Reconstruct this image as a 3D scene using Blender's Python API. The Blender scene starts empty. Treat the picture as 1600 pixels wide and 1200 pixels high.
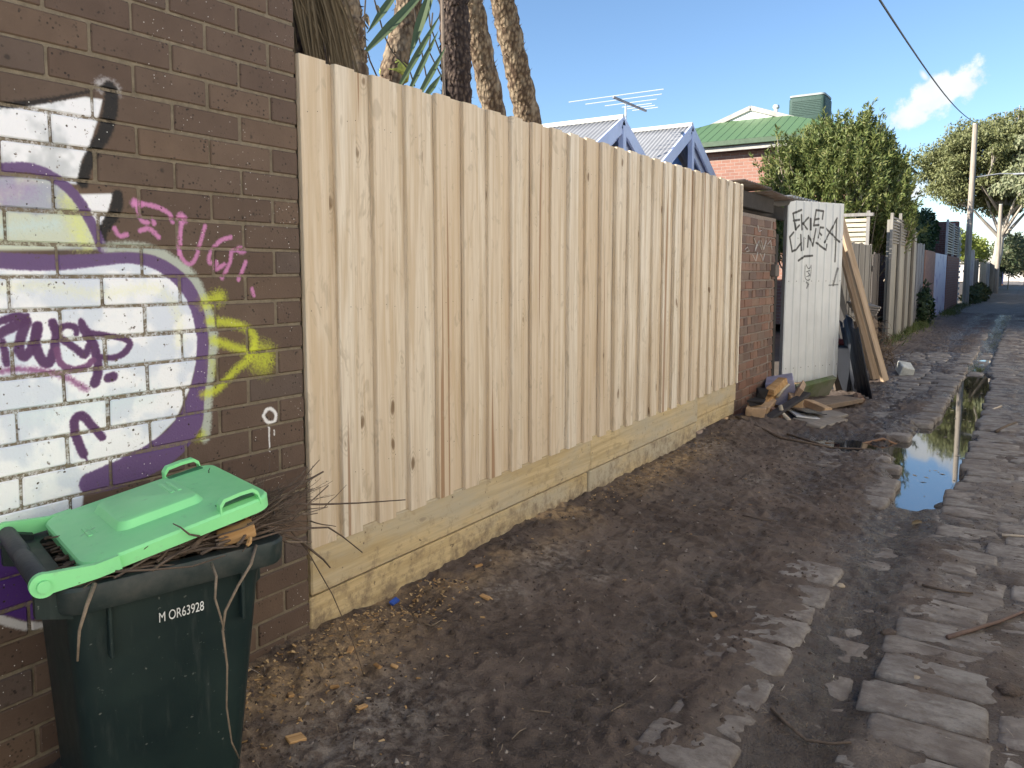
import bpy, bmesh, math, random
import numpy as np
from mathutils import Vector, Matrix
random.seed(7); np.random.seed(7)
scn = bpy.context.scene
COL = scn.collection
R = math.radians
# ------------------------------------------------------------------ camera
F, CX, CY, H = 1210.0, 800.0, 544.0, 1.39          # photograph's focal length / principal point (px), eye height (m)
PITCH = R(5.664); YAW = R(33.506)
cam = bpy.data.cameras.new('camera'); camo = bpy.data.objects.new('camera', cam); COL.objects.link(camo)
camo.location = (0, 0, H); camo.rotation_euler = (math.pi/2-PITCH, 0, YAW)
cam.sensor_width = 36; cam.lens = 36*F/1600; cam.shift_y = -(600-CY)/1600
cam.clip_start = 0.05; cam.clip_end = 3000
scn.camera = camo
# ------------------------------------------------------------------ world, sun, exposure
SUN_DIR = Vector((-0.66, -0.75, 0)).normalized()
SUN_EL = R(25.5)
w = bpy.data.worlds.new('World'); scn.world = w; w.use_nodes = True
nt = w.node_tree; nt.nodes.clear()
out = nt.nodes.new('ShaderNodeOutputWorld'); bg = nt.nodes.new('ShaderNodeBackground')
sky = nt.nodes.new('ShaderNodeTexSky'); sky.sky_type = 'NISHITA'; sky.sun_disc = False
sky.sun_elevation = SUN_EL; sky.sun_rotation = math.atan2(SUN_DIR.x, SUN_DIR.y)
sky.air_density = 1.0; sky.dust_density = 0.1; sky.ozone_density = 4.0; sky.altitude = 50
bg.inputs[1].default_value = 0.086
nt.links.new(bg.outputs[0], out.inputs[0])
def wn(t, **k):
    n = nt.nodes.new(t)
    for a, b in k.items(): setattr(n, a, b)
    return n
def wmath(op, a, b=None):
    n = wn('ShaderNodeMath', operation=op)
    for i, v in enumerate((a, b)):
        if v is None: continue
        if isinstance(v, (int, float)): n.inputs[i].default_value = v
        else: nt.links.new(v, n.inputs[i])
    return n.outputs[0]
def sky_dir(x, y):
    f = Vector((-math.sin(YAW)*math.cos(PITCH), math.cos(YAW)*math.cos(PITCH), -math.sin(PITCH)))
    r = Vector((math.cos(YAW), math.sin(YAW), 0)); u = r.cross(f)
    return (r*((x-CX)/F)+u*((CY-y)/F)+f).normalized()
tc = wn('ShaderNodeTexCoord'); D = tc.outputs['Generated']
def vdot(vec, axis):
    n = wn('ShaderNodeVectorMath', operation='DOT_PRODUCT'); nt.links.new(vec, n.inputs[0]); n.inputs[1].default_value = axis
    return n.outputs['Value']
nz = wn('ShaderNodeTexNoise'); nz.inputs['Scale'].default_value = 26; nz.inputs['Detail'].default_value = 8; nz.inputs['Roughness'].default_value = .62
nt.links.new(D, nz.inputs['Vector'])
def cloud(x, y, sx, sy, ang, edge=.55, amp=1.5):
    c = sky_dir(x, y); right = Vector((0, 0, 1)).cross(c).normalized()*-1; up = right.cross(c)
    ca, sa = math.cos(ang), math.sin(ang)
    a1 = (right*ca+up*sa)/sx; a2 = (up*ca-right*sa)/sy
    front = wmath('GREATER_THAN', vdot(D, c), 0.5)
    d2 = wmath('ADD', wmath('POWER', wmath('ABSOLUTE', vdot(D, a1)), 2.0), wmath('POWER', wmath('ABSOLUTE', vdot(D, a2)), 2.0))
    d = wmath('ADD', wmath('SQRT', d2), wmath('MULTIPLY', wmath('SUBTRACT', nz.outputs[0], .5), amp*2))
    mr = wn('ShaderNodeMapRange', interpolation_type='SMOOTHSTEP'); nt.links.new(d, mr.inputs[0])
    mr.inputs[1].default_value = 1.0; mr.inputs[2].default_value = 1.0-edge; mr.inputs[3].default_value = 0; mr.inputs[4].default_value = 1
    return wmath('MULTIPLY', mr.outputs[0], front)
masks = [cloud(1464, 150, .042, .022, R(32), .45, 1.2), cloud(1420, 180, .030, .021, R(10), .45, 1.2), cloud(1435, 300, .05, .018, R(5), .9), cloud(1590, 352, .10, .012, 0, .9),
         cloud(1444, 118, .010, .004, R(-55), .9, .5)]
m = masks[0]
for k in masks[1:]: m = wmath('MAXIMUM', m, k)
mix = wn('ShaderNodeMix', data_type='RGBA'); nt.links.new(m, mix.inputs[0]); nt.links.new(sky.outputs[0], mix.inputs[6])
nz2 = wn('ShaderNodeTexNoise'); nz2.inputs['Scale'].default_value = 34; nz2.inputs['Detail'].default_value = 5; nt.links.new(D, nz2.inputs['Vector'])
cr = wn('ShaderNodeValToRGB'); nt.links.new(nz2.outputs[0], cr.inputs[0]); cr.color_ramp.elements[0].position = .35; cr.color_ramp.elements[1].position = .62
cr.color_ramp.elements[0].color = (4.2, 4.5, 4.75, 1); cr.color_ramp.elements[1].color = (4.9, 5.1, 5.3, 1)
nt.links.new(cr.outputs[0], mix.inputs[7])
nt.links.new(mix.outputs[2], bg.inputs[0])
sun = bpy.data.lights.new('sun', 'SUN'); sun.energy = 4.8; sun.angle = R(.5); sun.color = (1, .93, .82)
suno = bpy.data.objects.new('sun', sun); COL.objects.link(suno)
to_sun = Vector((SUN_DIR.x*math.cos(SUN_EL), SUN_DIR.y*math.cos(SUN_EL), math.sin(SUN_EL)))
suno.rotation_euler = to_sun.to_track_quat('Z', 'Y').to_euler(); suno.location = (-20, -30, 30)
vs = scn.view_settings; vs.view_transform = 'Standard'; vs.look = 'None'; vs.gamma = 1; vs.exposure = 1.36
# ------------------------------------------------------------------ helpers
def pray(x, y):
    d = sky_dir(x, y); return d
def on_x(x, y, X):
    d = pray(x, y); return Vector((0, 0, H))+d*(X/d.x)
def on_z(x, y, Z=0.0):
    d = pray(x, y); return Vector((0, 0, H))+d*((Z-H)/d.z)
def on_y(x, y, Y):
    d = pray(x, y); return Vector((0, 0, H))+d*(Y/d.y)
def tagp(o, label=None, cat=None, group=None, kind=None):
    if label: o['label'] = label
    if cat: o['category'] = cat
    if group: o['group'] = group
    if kind: o['kind'] = kind
    return o
def thing(name, label, cat, loc=(0, 0, 0), rz=0, group=None):
    o = bpy.data.objects.new(name, None); COL.objects.link(o); o.empty_display_size = .1
    o.location = loc; o.rotation_euler = (0, 0, rz)
    return tagp(o, label, cat, group)
class B:
    def __init__(s): s.v = []; s.f = []
    def add(s, vs, fs):
        n = len(s.v); s.v += [tuple(p) for p in vs]; s.f += [tuple(i+n for i in f) for f in fs]; return s
    def box(s, x0, x1, y0, y1, z0, z1, M=None):
        P = [Vector((x, y, z)) for z in (z0, z1) for y in (y0, y1) for x in (x0, x1)]
        if M: P = [M @ p for p in P]
        return s.add(P, [(0, 2, 3, 1), (4, 5, 7, 6), (0, 1, 5, 4), (2, 6, 7, 3), (0, 4, 6, 2), (1, 3, 7, 5)])
    def bbox(s, x0, x1, y0, y1, z0, z1, b=.004, M=None, rough=0, seed=0):
        # chamfered box
        rg = random.Random(seed)
        sx, sy, sz = (x1-x0)/2, (y1-y0)/2, (z1-z0)/2; c = Vector(((x0+x1)/2, (y0+y1)/2, (z0+z1)/2))
        b = min(b, sx*.9, sy*.9, sz*.9); vs = []; idx = {}
        for ix in (-1, 1):
            for iy in (-1, 1):
                for iz in (-1, 1):
                    j = Vector((rg.uniform(-1, 1), rg.uniform(-1, 1), rg.uniform(-1, 1)))*rough
                    for a in range(3):
                        p = [ix*(sx-b), iy*(sy-b), iz*(sz-b)]; q = [ix*sx, iy*sy, iz*sz]; p[a] = q[a]
                        idx[ix, iy, iz, a] = len(vs); vs.append(c+Vector(p)+j)
        fs = []
        for a in range(3):
            o1, o2 = (a+1) % 3, (a+2) % 3
            for sgn in (-1, 1):
                def key(u, v):
                    k = [0, 0, 0]; k[a] = sgn; k[o1] = u; k[o2] = v; return (*k, a)
                q = [idx[key(-1, -1)], idx[key(1, -1)], idx[key(1, 1)], idx[key(-1, 1)]]
                fs.append(q if sgn > 0 else q[::-1])
            for u in (-1, 1):        # edges along axis a
                for v in (-1, 1):
                    def kk(t, ax):
                        k = [0, 0, 0]; k[a] = t; k[o1] = u; k[o2] = v; return idx[(*k, ax)]
                    q = [kk(-1, o1), kk(1, o1), kk(1, o2), kk(-1, o2)]
                    fs.append(q if u*v < 0 else q[::-1])
        for ix in (-1, 1):
            for iy in (-1, 1):
                for iz in (-1, 1):
                    q = [idx[ix, iy, iz, 0], idx[ix, iy, iz, 1], idx[ix, iy, iz, 2]]
                    fs.append(q if ix*iy*iz > 0 else q[::-1])
        if M: vs = [M @ p for p in vs]
        return s.add(vs, fs)
    def tube(s, path, rad, n=8, cap=True, jit=0):
        P = [Vector(p) for p in path]; k = len(P)
        rad = [rad]*k if isinstance(rad, (int, float)) else rad
        t0 = (P[1]-P[0]).normalized(); ref = Vector((0, 0, 1)) if abs(t0.z) < .9 else Vector((1, 0, 0))
        nrm = t0.cross(ref).normalized(); vs = []
        for i in range(k):
            t = (P[min(i+1, k-1)]-P[max(i-1, 0)]).normalized()
            nrm = (nrm-t*nrm.dot(t)).normalized(); bn = t.cross(nrm)
            for j in range(n):
                a = 2*math.pi*j/n; r = rad[i]*(1+random.uniform(-jit, jit))
                vs.append(P[i]+(nrm*math.cos(a)+bn*math.sin(a))*r)
        fs = [(i*n+j, i*n+(j+1) % n, (i+1)*n+(j+1) % n, (i+1)*n+j) for i in range(k-1) for j in range(n)]
        if cap: fs += [tuple(range(n))[::-1], tuple(range((k-1)*n, k*n))]
        return s.add(vs, fs)
    def loft(s, rings, cap0=True, cap1=True, flip=False):
        n = len(rings[0]); vs = [p for r in rings for p in r]
        fs = [(i*n+j, i*n+(j+1) % n, (i+1)*n+(j+1) % n, (i+1)*n+j) for i in range(len(rings)-1) for j in range(n)]
        if cap0: fs.append(tuple(range(n))[::-1])
        if cap1: fs.append(tuple(range((len(rings)-1)*n, len(rings)*n)))
        if flip: fs = [f[::-1] for f in fs]
        return s.add(vs, fs)
    def ribbon(s, L, Rr):
        n = len(L); return s.add(list(L)+list(Rr), [(i, i+1, n+i+1, n+i) for i in range(n-1)])
    def build(s, name, mat=None, parent=None, world=False, smooth=False, kind=None, origin=None):
        me = bpy.data.meshes.new(name); v = np.array([tuple(p) for p in s.v], float)
        c = np.zeros(3)
        if world:
            c = (v.min(0)+v.max(0))/2 if origin is None else np.array(origin, float)
            if parent is None and origin is None: c[2] = v[:, 2].min()
        me.from_pydata((v-c).tolist(), [], s.f); me.update()
        if smooth: me.polygons.foreach_set('use_smooth', [True]*len(me.polygons))
        if mat: me.materials.append(mat)
        o = bpy.data.objects.new(name, me); COL.objects.link(o); o.location = c
        if parent:
            o.parent = parent
            if world: o.location = Vector(c)-parent.location
        if kind: o['kind'] = kind
        return o
def npmesh(name, V, Fq, mat, parent=None, smooth=False, kind=None):
    me = bpy.data.meshes.new(name); V = np.asarray(V, np.float32); Fq = np.asarray(Fq, np.int32)
    me.vertices.add(len(V)); me.vertices.foreach_set('co', V.ravel())
    k = Fq.shape[1]; me.loops.add(Fq.size); me.loops.foreach_set('vertex_index', Fq.ravel())
    me.polygons.add(len(Fq)); me.polygons.foreach_set('loop_start', np.arange(0, Fq.size, k, dtype=np.int32))
    if smooth: me.polygons.foreach_set('use_smooth', np.ones(len(Fq), bool))
    me.update(calc_edges=True); me.materials.append(mat)
    o = bpy.data.objects.new(name, me); COL.objects.link(o)
    if parent: o.parent = parent; o.location = -Vector(parent.location)
    if kind: o['kind'] = kind
    return o
def shade_auto(o, ang=40):
    me = o.data; bm = bmesh.new(); bm.from_mesh(me)
    for f in bm.faces: f.smooth = True
    for e in bm.edges:
        if len(e.link_faces) == 2 and e.calc_face_angle(0) > R(ang): e.smooth = False
    bm.to_mesh(me); bm.free(); return o
def rrect(hx, hy, r, z=0, n=5, cx=0, cy=0):
    P = []
    for (sx, sy, a0) in ((1, 1, 0), (-1, 1, 90), (-1, -1, 180), (1, -1, 270)):
        for i in range(n+1):
            a = R(a0+90*i/n); P.append(Vector((cx+sx*(hx-r)+r*math.cos(a), cy+sy*(hy-r)+r*math.sin(a), z)))
    return P
# value noise
_perm = np.random.RandomState(3).permutation(4096)
def vnoise(x, y, seed=0):
    xi = np.floor(x).astype(int); yi = np.floor(y).astype(int); fx = x-xi; fy = y-yi
    fx = fx*fx*(3-2*fx); fy = fy*fy*(3-2*fy)
    def h(a, b): return _perm[(_perm[(a+seed*57) & 4095]+b) & 4095]/4095.0
    return (h(xi, yi)*(1-fx)+h(xi+1, yi)*fx)*(1-fy)+(h(xi, yi+1)*(1-fx)+h(xi+1, yi+1)*fx)*fy
def fbm(x, y, o=4, seed=0):
    s = 0; a = .5; t = 0
    for i in range(o): s = s+a*vnoise(x, y, seed+i); t += a; a *= .5; x = x*2.03+7.1; y = y*2.03+3.7
    return s/t
def smooth(a, b, x): t = np.clip((x-a)/(b-a), 0, 1); return t*t*(3-2*t)
# ------------------------------------------------------------------ materials
class NT:
    def __init__(s, name):
        s.m = bpy.data.materials.new(name); s.m.use_nodes = True; s.t = s.m.node_tree
        s.p = s.t.nodes['Principled BSDF']
    def n(s, t, **k):
        x = s.t.nodes.new(t)
        for a, b in k.items(): setattr(x, a, b)
        return x
    def put(s, sock, v):
        if v is None: return
        if isinstance(v, bpy.types.NodeSocket): s.t.links.new(v, sock)
        elif isinstance(v, (tuple, list)) and sock.type == 'RGBA': sock.default_value = (*v, 1)[:4]
        else: sock.default_value = v
    def math(s, op, a, b=None, clamp=False):
        x = s.n('ShaderNodeMath', operation=op, use_clamp=clamp); s.put(x.inputs[0], a); s.put(x.inputs[1], b); return x.outputs[0]
    def coord(s, scale=(1, 1, 1), kind='Object', rnd=0, rot=(0, 0, 0)):
        if kind == 'World': v = s.n('ShaderNodeNewGeometry').outputs['Position']
        else: v = s.n('ShaderNodeTexCoord').outputs[kind]
        if rnd:
            oi = s.n('ShaderNodeObjectInfo').outputs['Random']
            cb = s.n('ShaderNodeCombineXYZ')
            for i, k in enumerate((91.7, 57.3, 173.1)): s.put(cb.inputs[i], s.math('MULTIPLY', oi, k*rnd))
            ad = s.n('ShaderNodeVectorMath', operation='ADD'); s.put(ad.inputs[0], v); s.put(ad.inputs[1], cb.outputs[0]); v = ad.outputs[0]
        mp = s.n('ShaderNodeMapping'); s.put(mp.inputs[0], v); mp.inputs['Scale'].default_value = scale; mp.inputs['Rotation'].default_value = rot
        return mp.outputs[0]
    def noise(s, v, scale=5, detail=4, rough=.55, dist=0):
        x = s.n('ShaderNodeTexNoise'); s.put(x.inputs['Vector'], v); x.inputs['Scale'].default_value = scale; x.inputs['Detail'].default_value = detail
        x.inputs['Roughness'].default_value = rough; x.inputs['Distortion'].default_value = dist; return x.outputs[0]
    def voro(s, v, scale=5, feat='F1', rnd=1):
        x = s.n('ShaderNodeTexVoronoi', feature=feat); s.put(x.inputs['Vector'], v); x.inputs['Scale'].default_value = scale; x.inputs['Randomness'].default_value = rnd; return x
    def ramp(s, f, *stops, interp='LINEAR'):
        x = s.n('ShaderNodeValToRGB'); s.put(x.inputs[0], f); cr = x.color_ramp; cr.interpolation = interp
        while len(cr.elements) < len(stops): cr.elements.new(.5)
        for e, (p, c) in zip(cr.elements, stops):
            e.position = p; e.color = (*((c, c, c) if isinstance(c, (int, float)) else c), 1)
        return x.outputs[0]
    def map(s, f, a, b, c=0, d=1):
        x = s.n('ShaderNodeMapRange', clamp=True); s.put(x.inputs[0], f)
        for i, q in enumerate((a, b, c, d)): s.put(x.inputs[i+1], q)
        return x.outputs[0]
    def mix(s, f, a, b, mode='MIX'):
        x = s.n('ShaderNodeMix', data_type='RGBA', blend_type=mode); s.put(x.inputs[0], f); s.put(x.inputs[6], a); s.put(x.inputs[7], b); return x.outputs[2]
    def rand(s): return s.n('ShaderNodeObjectInfo').outputs['Random']
    def island(s): return s.n('ShaderNodeNewGeometry').outputs['Random Per Island']
    def bump(s, h, strength=.3, dist=.01, prev=None):
        x = s.n('ShaderNodeBump'); s.put(x.inputs['Height'], h); x.inputs['Strength'].default_value = strength; x.inputs['Distance'].default_value = dist
        if prev: s.put(x.inputs['Normal'], prev)
        return x.outputs[0]
    def done(s, col, rough=.7, nrm=None, spec=.35, metal=0, **k):
        s.put(s.p.inputs['Base Color'], col); s.put(s.p.inputs['Roughness'], rough); s.put(s.p.inputs['Specular IOR Level'], spec); s.put(s.p.inputs['Metallic'], metal)
        if nrm: s.put(s.p.inputs['Normal'], nrm)
        for a, b in k.items(): s.put(s.p.inputs[a.replace('_', ' ')], b)
        return s.m
def simple(name, c, rough=.6, var=.25, scale=8, bump=.15, spec=.35, metal=0, rnd=1, stretch=(1, 1, 1), dirt=None):
    t = NT(name); v = t.coord(stretch, rnd=rnd); n = t.noise(v, scale, 6, .6); n2 = t.noise(v, scale*7, 4)
    col = t.mix(t.map(n, .3, .7), tuple(x*(1-var) for x in c), tuple(min(1, x*(1+var)) for x in c))
    col = t.mix(t.map(n2, .35, .75, 0, .5), col, tuple(x*(1-var*1.3) for x in c))
    if dirt: col = t.mix(t.map(t.noise(v, scale*.6, 8, .7), .5, .75, 0, .8), col, dirt)
    return t.done(col, rough, t.bump(n2, bump, .01), spec, metal)
def wood(name, light, dark, axis=2, knots=True, grey=None, rough=.75, brown=0.0, tint=.18, spec=.2, stain=None, splash=False):
    """sawn timber: grain along the local axis"""
    t = NT(name); sc = [1, 1, 1]; sc[axis] = .045
    v = t.coord(tuple(sc), rnd=1)
    wob = t.noise(v, 7, 2)
    v2 = t.n('ShaderNodeVectorMath', operation='MULTIPLY_ADD'); t.put(v2.inputs[0], wob); v2.inputs[1].default_value = (.03, .03, .03); t.put(v2.inputs[2], v)
    g = t.noise(v2.outputs[0], 26, 3, .6, .6); g2 = t.noise(v2.outputs[0], 120, 3, .6)
    col = t.mix(t.map(g, .42, .62), light, dark)
    col = t.mix(t.map(g2, .45, .8, 0, .45), col, tuple(x*.62 for x in dark))
    rn = t.rand()
    col = t.mix(t.map(rn, 0, 1, 0, tint*2), col, tuple(x*y for x, y in zip(dark, (1.0, .93, .85))))
    if brown:   # dark resin streaks along the grain
        sc3 = [1, 1, 1]; sc3[axis] = .012
        st = t.noise(t.coord(tuple(sc3), rnd=1), 15, 2, .5, .3)
        col = t.mix(t.map(st, .655, .672, 0, brown), col, (.27, .14, .065))
    if knots:
        sk = [1, 1, 1]; sk[axis] = .42; vk = t.coord(tuple(sk), rnd=1)
        vk2 = t.n('ShaderNodeVectorMath', operation='MULTIPLY_ADD'); t.put(vk2.inputs[0], t.noise(vk, 18, 3)); vk2.inputs[1].default_value = (.03, .03, .03); t.put(vk2.inputs[2], vk)
        k = t.voro(vk2.outputs[0], 7.0).outputs['Distance']
        ring = t.math('SINE', t.math('MULTIPLY', k, 110)); near = t.map(k, .10, .24, 1, 0)
        col = t.mix(t.math('MULTIPLY', near, t.map(ring, -.2, 1, 0, .5)), col, tuple(x*.55 for x in dark))
        col = t.mix(t.map(k, .05, .105, .85, 0), col, (.17, .105, .055))
        fl = t.noise(vk2.outputs[0], 14, 3, .6, 1.5); col = t.mix(t.map(fl, .58, .68, 0, .5), col, tuple(x*.72 for x in dark))
    if grey:
        gn = t.noise(t.coord((1, 1, .3) if axis == 2 else (.3, .3, 1), rnd=1), 3.5, 6, .65)
        col = t.mix(t.map(gn, .42, .62, 0, .85), col, grey)
    if stain:
        sn = t.noise(t.coord((1, 1, 1), rnd=1), 9, 5, .7); col = t.mix(t.map(sn, .58, .72, 0, .7), col, stain)
    if splash:
        wp = t.coord(kind='World'); sp = t.n('ShaderNodeSeparateXYZ'); t.put(sp.inputs[0], wp); sn = t.noise(wp, 14, 8, .75)
        col = t.mix(t.map(t.math('SUBTRACT', sn, t.math('MULTIPLY', sp.outputs[2], .7)), .38, .56, 0, .8), col, (.19, .145, .10))
        sp2 = t.noise(wp, 30, 3, .5); col = t.mix(t.map(sp2, .68, .72, 0, .8), col, (.13, .10, .07))
    nb = t.bump(g2, .25, .004)
    return t.done(col, rough, nb, spec)
# ------------------------------------------------------------------ painted graffiti (drawn here, stroke by stroke, in metres on the surface)
class Paint:
    def __init__(s, u0, u1, v0, v1, res):
        s.b = (u0, u1, v0, v1); s.w = int((u1-u0)/res); s.h = int((v1-v0)/res); s.res = res
        s.rgb = np.zeros((s.h, s.w, 3), np.float32); s.a = np.zeros((s.h, s.w), np.float32)
        s.U = u0+(np.arange(s.w)+.5)*res; s.V = v0+(np.arange(s.h)+.5)*res
    def _comp(s, sl, al, c):
        A = s.a[sl]; na = al+A*(1-al); k = np.where(na > 1e-5, al/np.maximum(na, 1e-5), 0)[..., None]
        s.rgb[sl] = s.rgb[sl]*(1-k)+np.array(c, np.float32)*k; s.a[sl] = na
    def stroke(s, pts, c, soft=.004, alpha=1.0):
        """pts: (u, v, width)"""
        P = []
        for i in range(len(pts)-1):   # Catmull-Rom
            p0, p1, p2, p3 = (np.array(pts[max(0, min(len(pts)-1, j))], float) for j in (i-1, i, i+1, i+2))
            for k in range(6):
                q = k/6; P.append(.5*((2*p1)+(-p0+p2)*q+(2*p0-5*p1+4*p2-p3)*q*q+(-p0+3*p1-3*p2+p3)*q**3))
        P.append(np.array(pts[-1], float)); P = np.array(P); m = P[:, 2].max()+soft*3
        i0, i1 = np.searchsorted(s.U, [P[:, 0].min()-m, P[:, 0].max()+m]); j0, j1 = np.searchsorted(s.V, [P[:, 1].min()-m, P[:, 1].max()+m])
        if i1 <= i0 or j1 <= j0: return
        UU, VV = np.meshgrid(s.U[i0:i1], s.V[j0:j1]); best = np.full(UU.shape, 9.0)
        for a, b in zip(P[:-1], P[1:]):
            d = b[:2]-a[:2]; L = d@d+1e-9; t = np.clip(((UU-a[0])*d[0]+(VV-a[1])*d[1])/L, 0, 1)
            q = np.hypot(UU-a[0]-t*d[0], VV-a[1]-t*d[1])-.5*(a[2]+t*(b[2]-a[2])); best = np.minimum(best, q)
        n = (fbm(UU*260, VV*260, 2)-.5)*soft*1.4
        s._comp((slice(j0, j1), slice(i0, i1)), alpha*(1-smooth(-soft, soft, best+n)).astype(np.float32), c)
    def poly(s, pts, c, soft=.004, alpha=1.0, var=0, c2=None):
        UU, VV = np.meshgrid(s.U, s.V); ins = np.zeros(UU.shape, bool); d = np.full(UU.shape, 9.0)
        for (x0, y0), (x1, y1) in zip(pts, pts[1:]+pts[:1]):
            cond = ((y0 > VV) != (y1 > VV)) & (UU < (x1-x0)*(VV-y0)/((y1-y0) if abs(y1-y0) > 1e-9 else 1e-9)+x0); ins ^= cond
            dx, dy = x1-x0, y1-y0; t = np.clip(((UU-x0)*dx+(VV-y0)*dy)/(dx*dx+dy*dy+1e-9), 0, 1)
            d = np.minimum(d, np.hypot(UU-x0-t*dx, VV-y0-t*dy))
        sd = np.where(ins, -d, d); al = alpha*(1-smooth(-soft, soft, sd)).astype(np.float32)
        if c2 is not None:
            k = smooth(.4, .65, fbm(UU*14, VV*14, 4, 5))[..., None]; cc = np.array(c)*(1-k)+np.array(c2)*k; A = s.a
            na = al+A*(1-al); kk = np.where(na > 1e-5, al/np.maximum(na, 1e-5), 0)[..., None]; s.rgb = (s.rgb*(1-kk)+cc*kk).astype(np.float32); s.a = na
        else: s._comp((slice(None), slice(None)), al, c)
    def image(s, name):
        im = bpy.data.images.new(name, s.w, s.h, alpha=True); im.alpha_mode = 'CHANNEL_PACKED'
        px = np.dstack([np.clip(s.rgb, 0, 1), np.clip(s.a, 0, 1)]).astype(np.float32); im.pixels.foreach_set(px.ravel()); im.update(); im.pack(); return im
    def nodes(s, t, name, uaxis, vaxis, kind='World'):
        v = t.coord(kind=kind); sp = t.n('ShaderNodeSeparateXYZ'); t.put(sp.inputs[0], v)
        u = t.map(sp.outputs[uaxis], s.b[0], s.b[1]); vv = t.map(sp.outputs[vaxis], s.b[2], s.b[3])
        cb = t.n('ShaderNodeCombineXYZ'); t.put(cb.inputs[0], u); t.put(cb.inputs[1], vv)
        im = t.n('ShaderNodeTexImage', extension='CLIP', interpolation='Cubic'); im.image = s.image(name); t.put(im.inputs[0], cb.outputs[0])
        return im.outputs[0], im.outputs[1]
WX = -2.157      # plane of the brick wall and the new fence
WHITE = (.94, .95, .97); PURP = (.39, .30, .47); DPUR = (.32, .20, .36); BLK = (.06, .06, .07); PINK = (.80, .52, .72); YEL = (.80, .84, .22)
GP = Paint(.70, 1.92, .02, 2.36, .0017)
def wpx(pts, sc, ox, oy):
    o = []
    for p in pts:
        q = on_x(p[0]/sc+ox, p[1]/sc+oy, WX); e = (q.y, q.z)
        if len(p) > 2: e += (p[2]/sc*abs(q.y*math.cos(YAW)-q.x*math.sin(YAW))/F*1.12,)
        o.append(e)
    return o
def Z1(p): return wpx(p, 3, 0, 0)
def Z2(p): return wpx(p, 3, 0, 350)
def Z6(p): return wpx(p, 6, 0, 440)
def ZP(p): return wpx(p, 1, 0, 0)
def W_(p, wd): return [(*q, wd) for q in p]
# upper letter
GP.poly(Z1([(-200, 505), (150, 492), (400, 455), (480, 468), (455, 570), (440, 610), (410, 720), (385, 745), (365, 865), (300, 860), (200, 800), (-200, 770)]), WHITE, .004, .97, c2=(.78, .80, .82))
GP.poly(Z1([(365, 912), (532, 908), (500, 1010), (462, 1090), (420, 1010)]), WHITE, .004, .95)
GP.poly(Z1([(-200, 830), (200, 832), (290, 880), (370, 960), (430, 1060), (475, 1168), (-200, 1175)]), (.80, .83, .76), .006, .93, c2=(.66, .68, .74))
GP.stroke(Z1(W_([(320, 950), (360, 1030), (390, 1130)], 60)), (.86, .89, .50), .03, .6)
GP.stroke(Z1(W_([(-60, 930), (40, 900), (120, 880)], 70)), (.62, .52, .70), .03, .5)
GP.stroke(Z1(W_([(-60, 1090), (150, 1060), (260, 1050)], 40)), (.76, .86, .90), .02, .5)
GP.stroke(Z1([(-120, 500, 26), (0, 492, 24), (70, 490, 26), (250, 465, 18), (420, 428, 12)]), BLK, .005, .9)
GP.stroke(Z1(W_([(475, 402), (505, 394), (540, 425)], 42)), WHITE, .014, .4)
GP.stroke(Z1([(485, 412, 20), (515, 405, 40), (522, 450, 56), (515, 530, 60), (490, 620, 56), (450, 690, 52), (408, 780, 48), (388, 858, 46)]), BLK, .005, .97)
GP.stroke(Z1([(552, 915, 44), (548, 960, 52), (530, 1010, 48), (485, 1080, 40), (482, 1130, 34)]), BLK, .005, .97)
GP.stroke(Z1(W_([(-200, 800), (0, 790), (120, 786), (210, 810), (290, 860), (360, 930), (410, 1010), (450, 1090), (482, 1165)], 42)), PURP, .003, .97)
# halo, body, outline
GP.stroke(Z2(W_([(500, 112), (650, 112), (750, 142), (840, 195), (905, 255), (950, 345), (985, 450), (1000, 560), (985, 650), (975, 800), (962, 1000)], 44)), (.74, .78, .74), .008, .75)
GP.poly(Z2([(-300, 190), (250, 205), (500, 182), (650, 178), (760, 215), (850, 280), (910, 380), (935, 500), (925, 620), (885, 780), (820, 920), (730, 1010), (600, 1100), (400, 1180), (380, 1350), (100, 1500), (-300, 1600)]), WHITE, .004, .985, c2=(.84, .87, .92))
GP.stroke(Z2([(-200, 165, 70), (0, 172, 68), (150, 180, 70), (300, 180, 62), (450, 170, 52), (600, 160, 46), (720, 180, 52), (820, 240, 60), (890, 320, 62), (930, 420, 58), (948, 540, 52), (942, 680, 60), (918, 820, 80)]), PURP, .003, .98)
GP.stroke(Z2([(918, 820, 80), (888, 930, 120), (810, 1030, 130), (690, 1110, 130), (560, 1170, 120), (420, 1215, 90)]), PURP, .003, .98)
GP.stroke(Z2(W_([(0, 300), (200, 290), (450, 330), (700, 300), (800, 360), (835, 440), (840, 560)], 30)), (.92, .92, .70), .02, .35)
GP.stroke(Z2(W_([(100, 560), (200, 640), (300, 620)], 120)), (.80, .86, .93), .03, .4)
GP.stroke(Z2(W_([(100, 900), (400, 860), (700, 800)], 60)), (.82, .90, .92), .03, .4)
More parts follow.
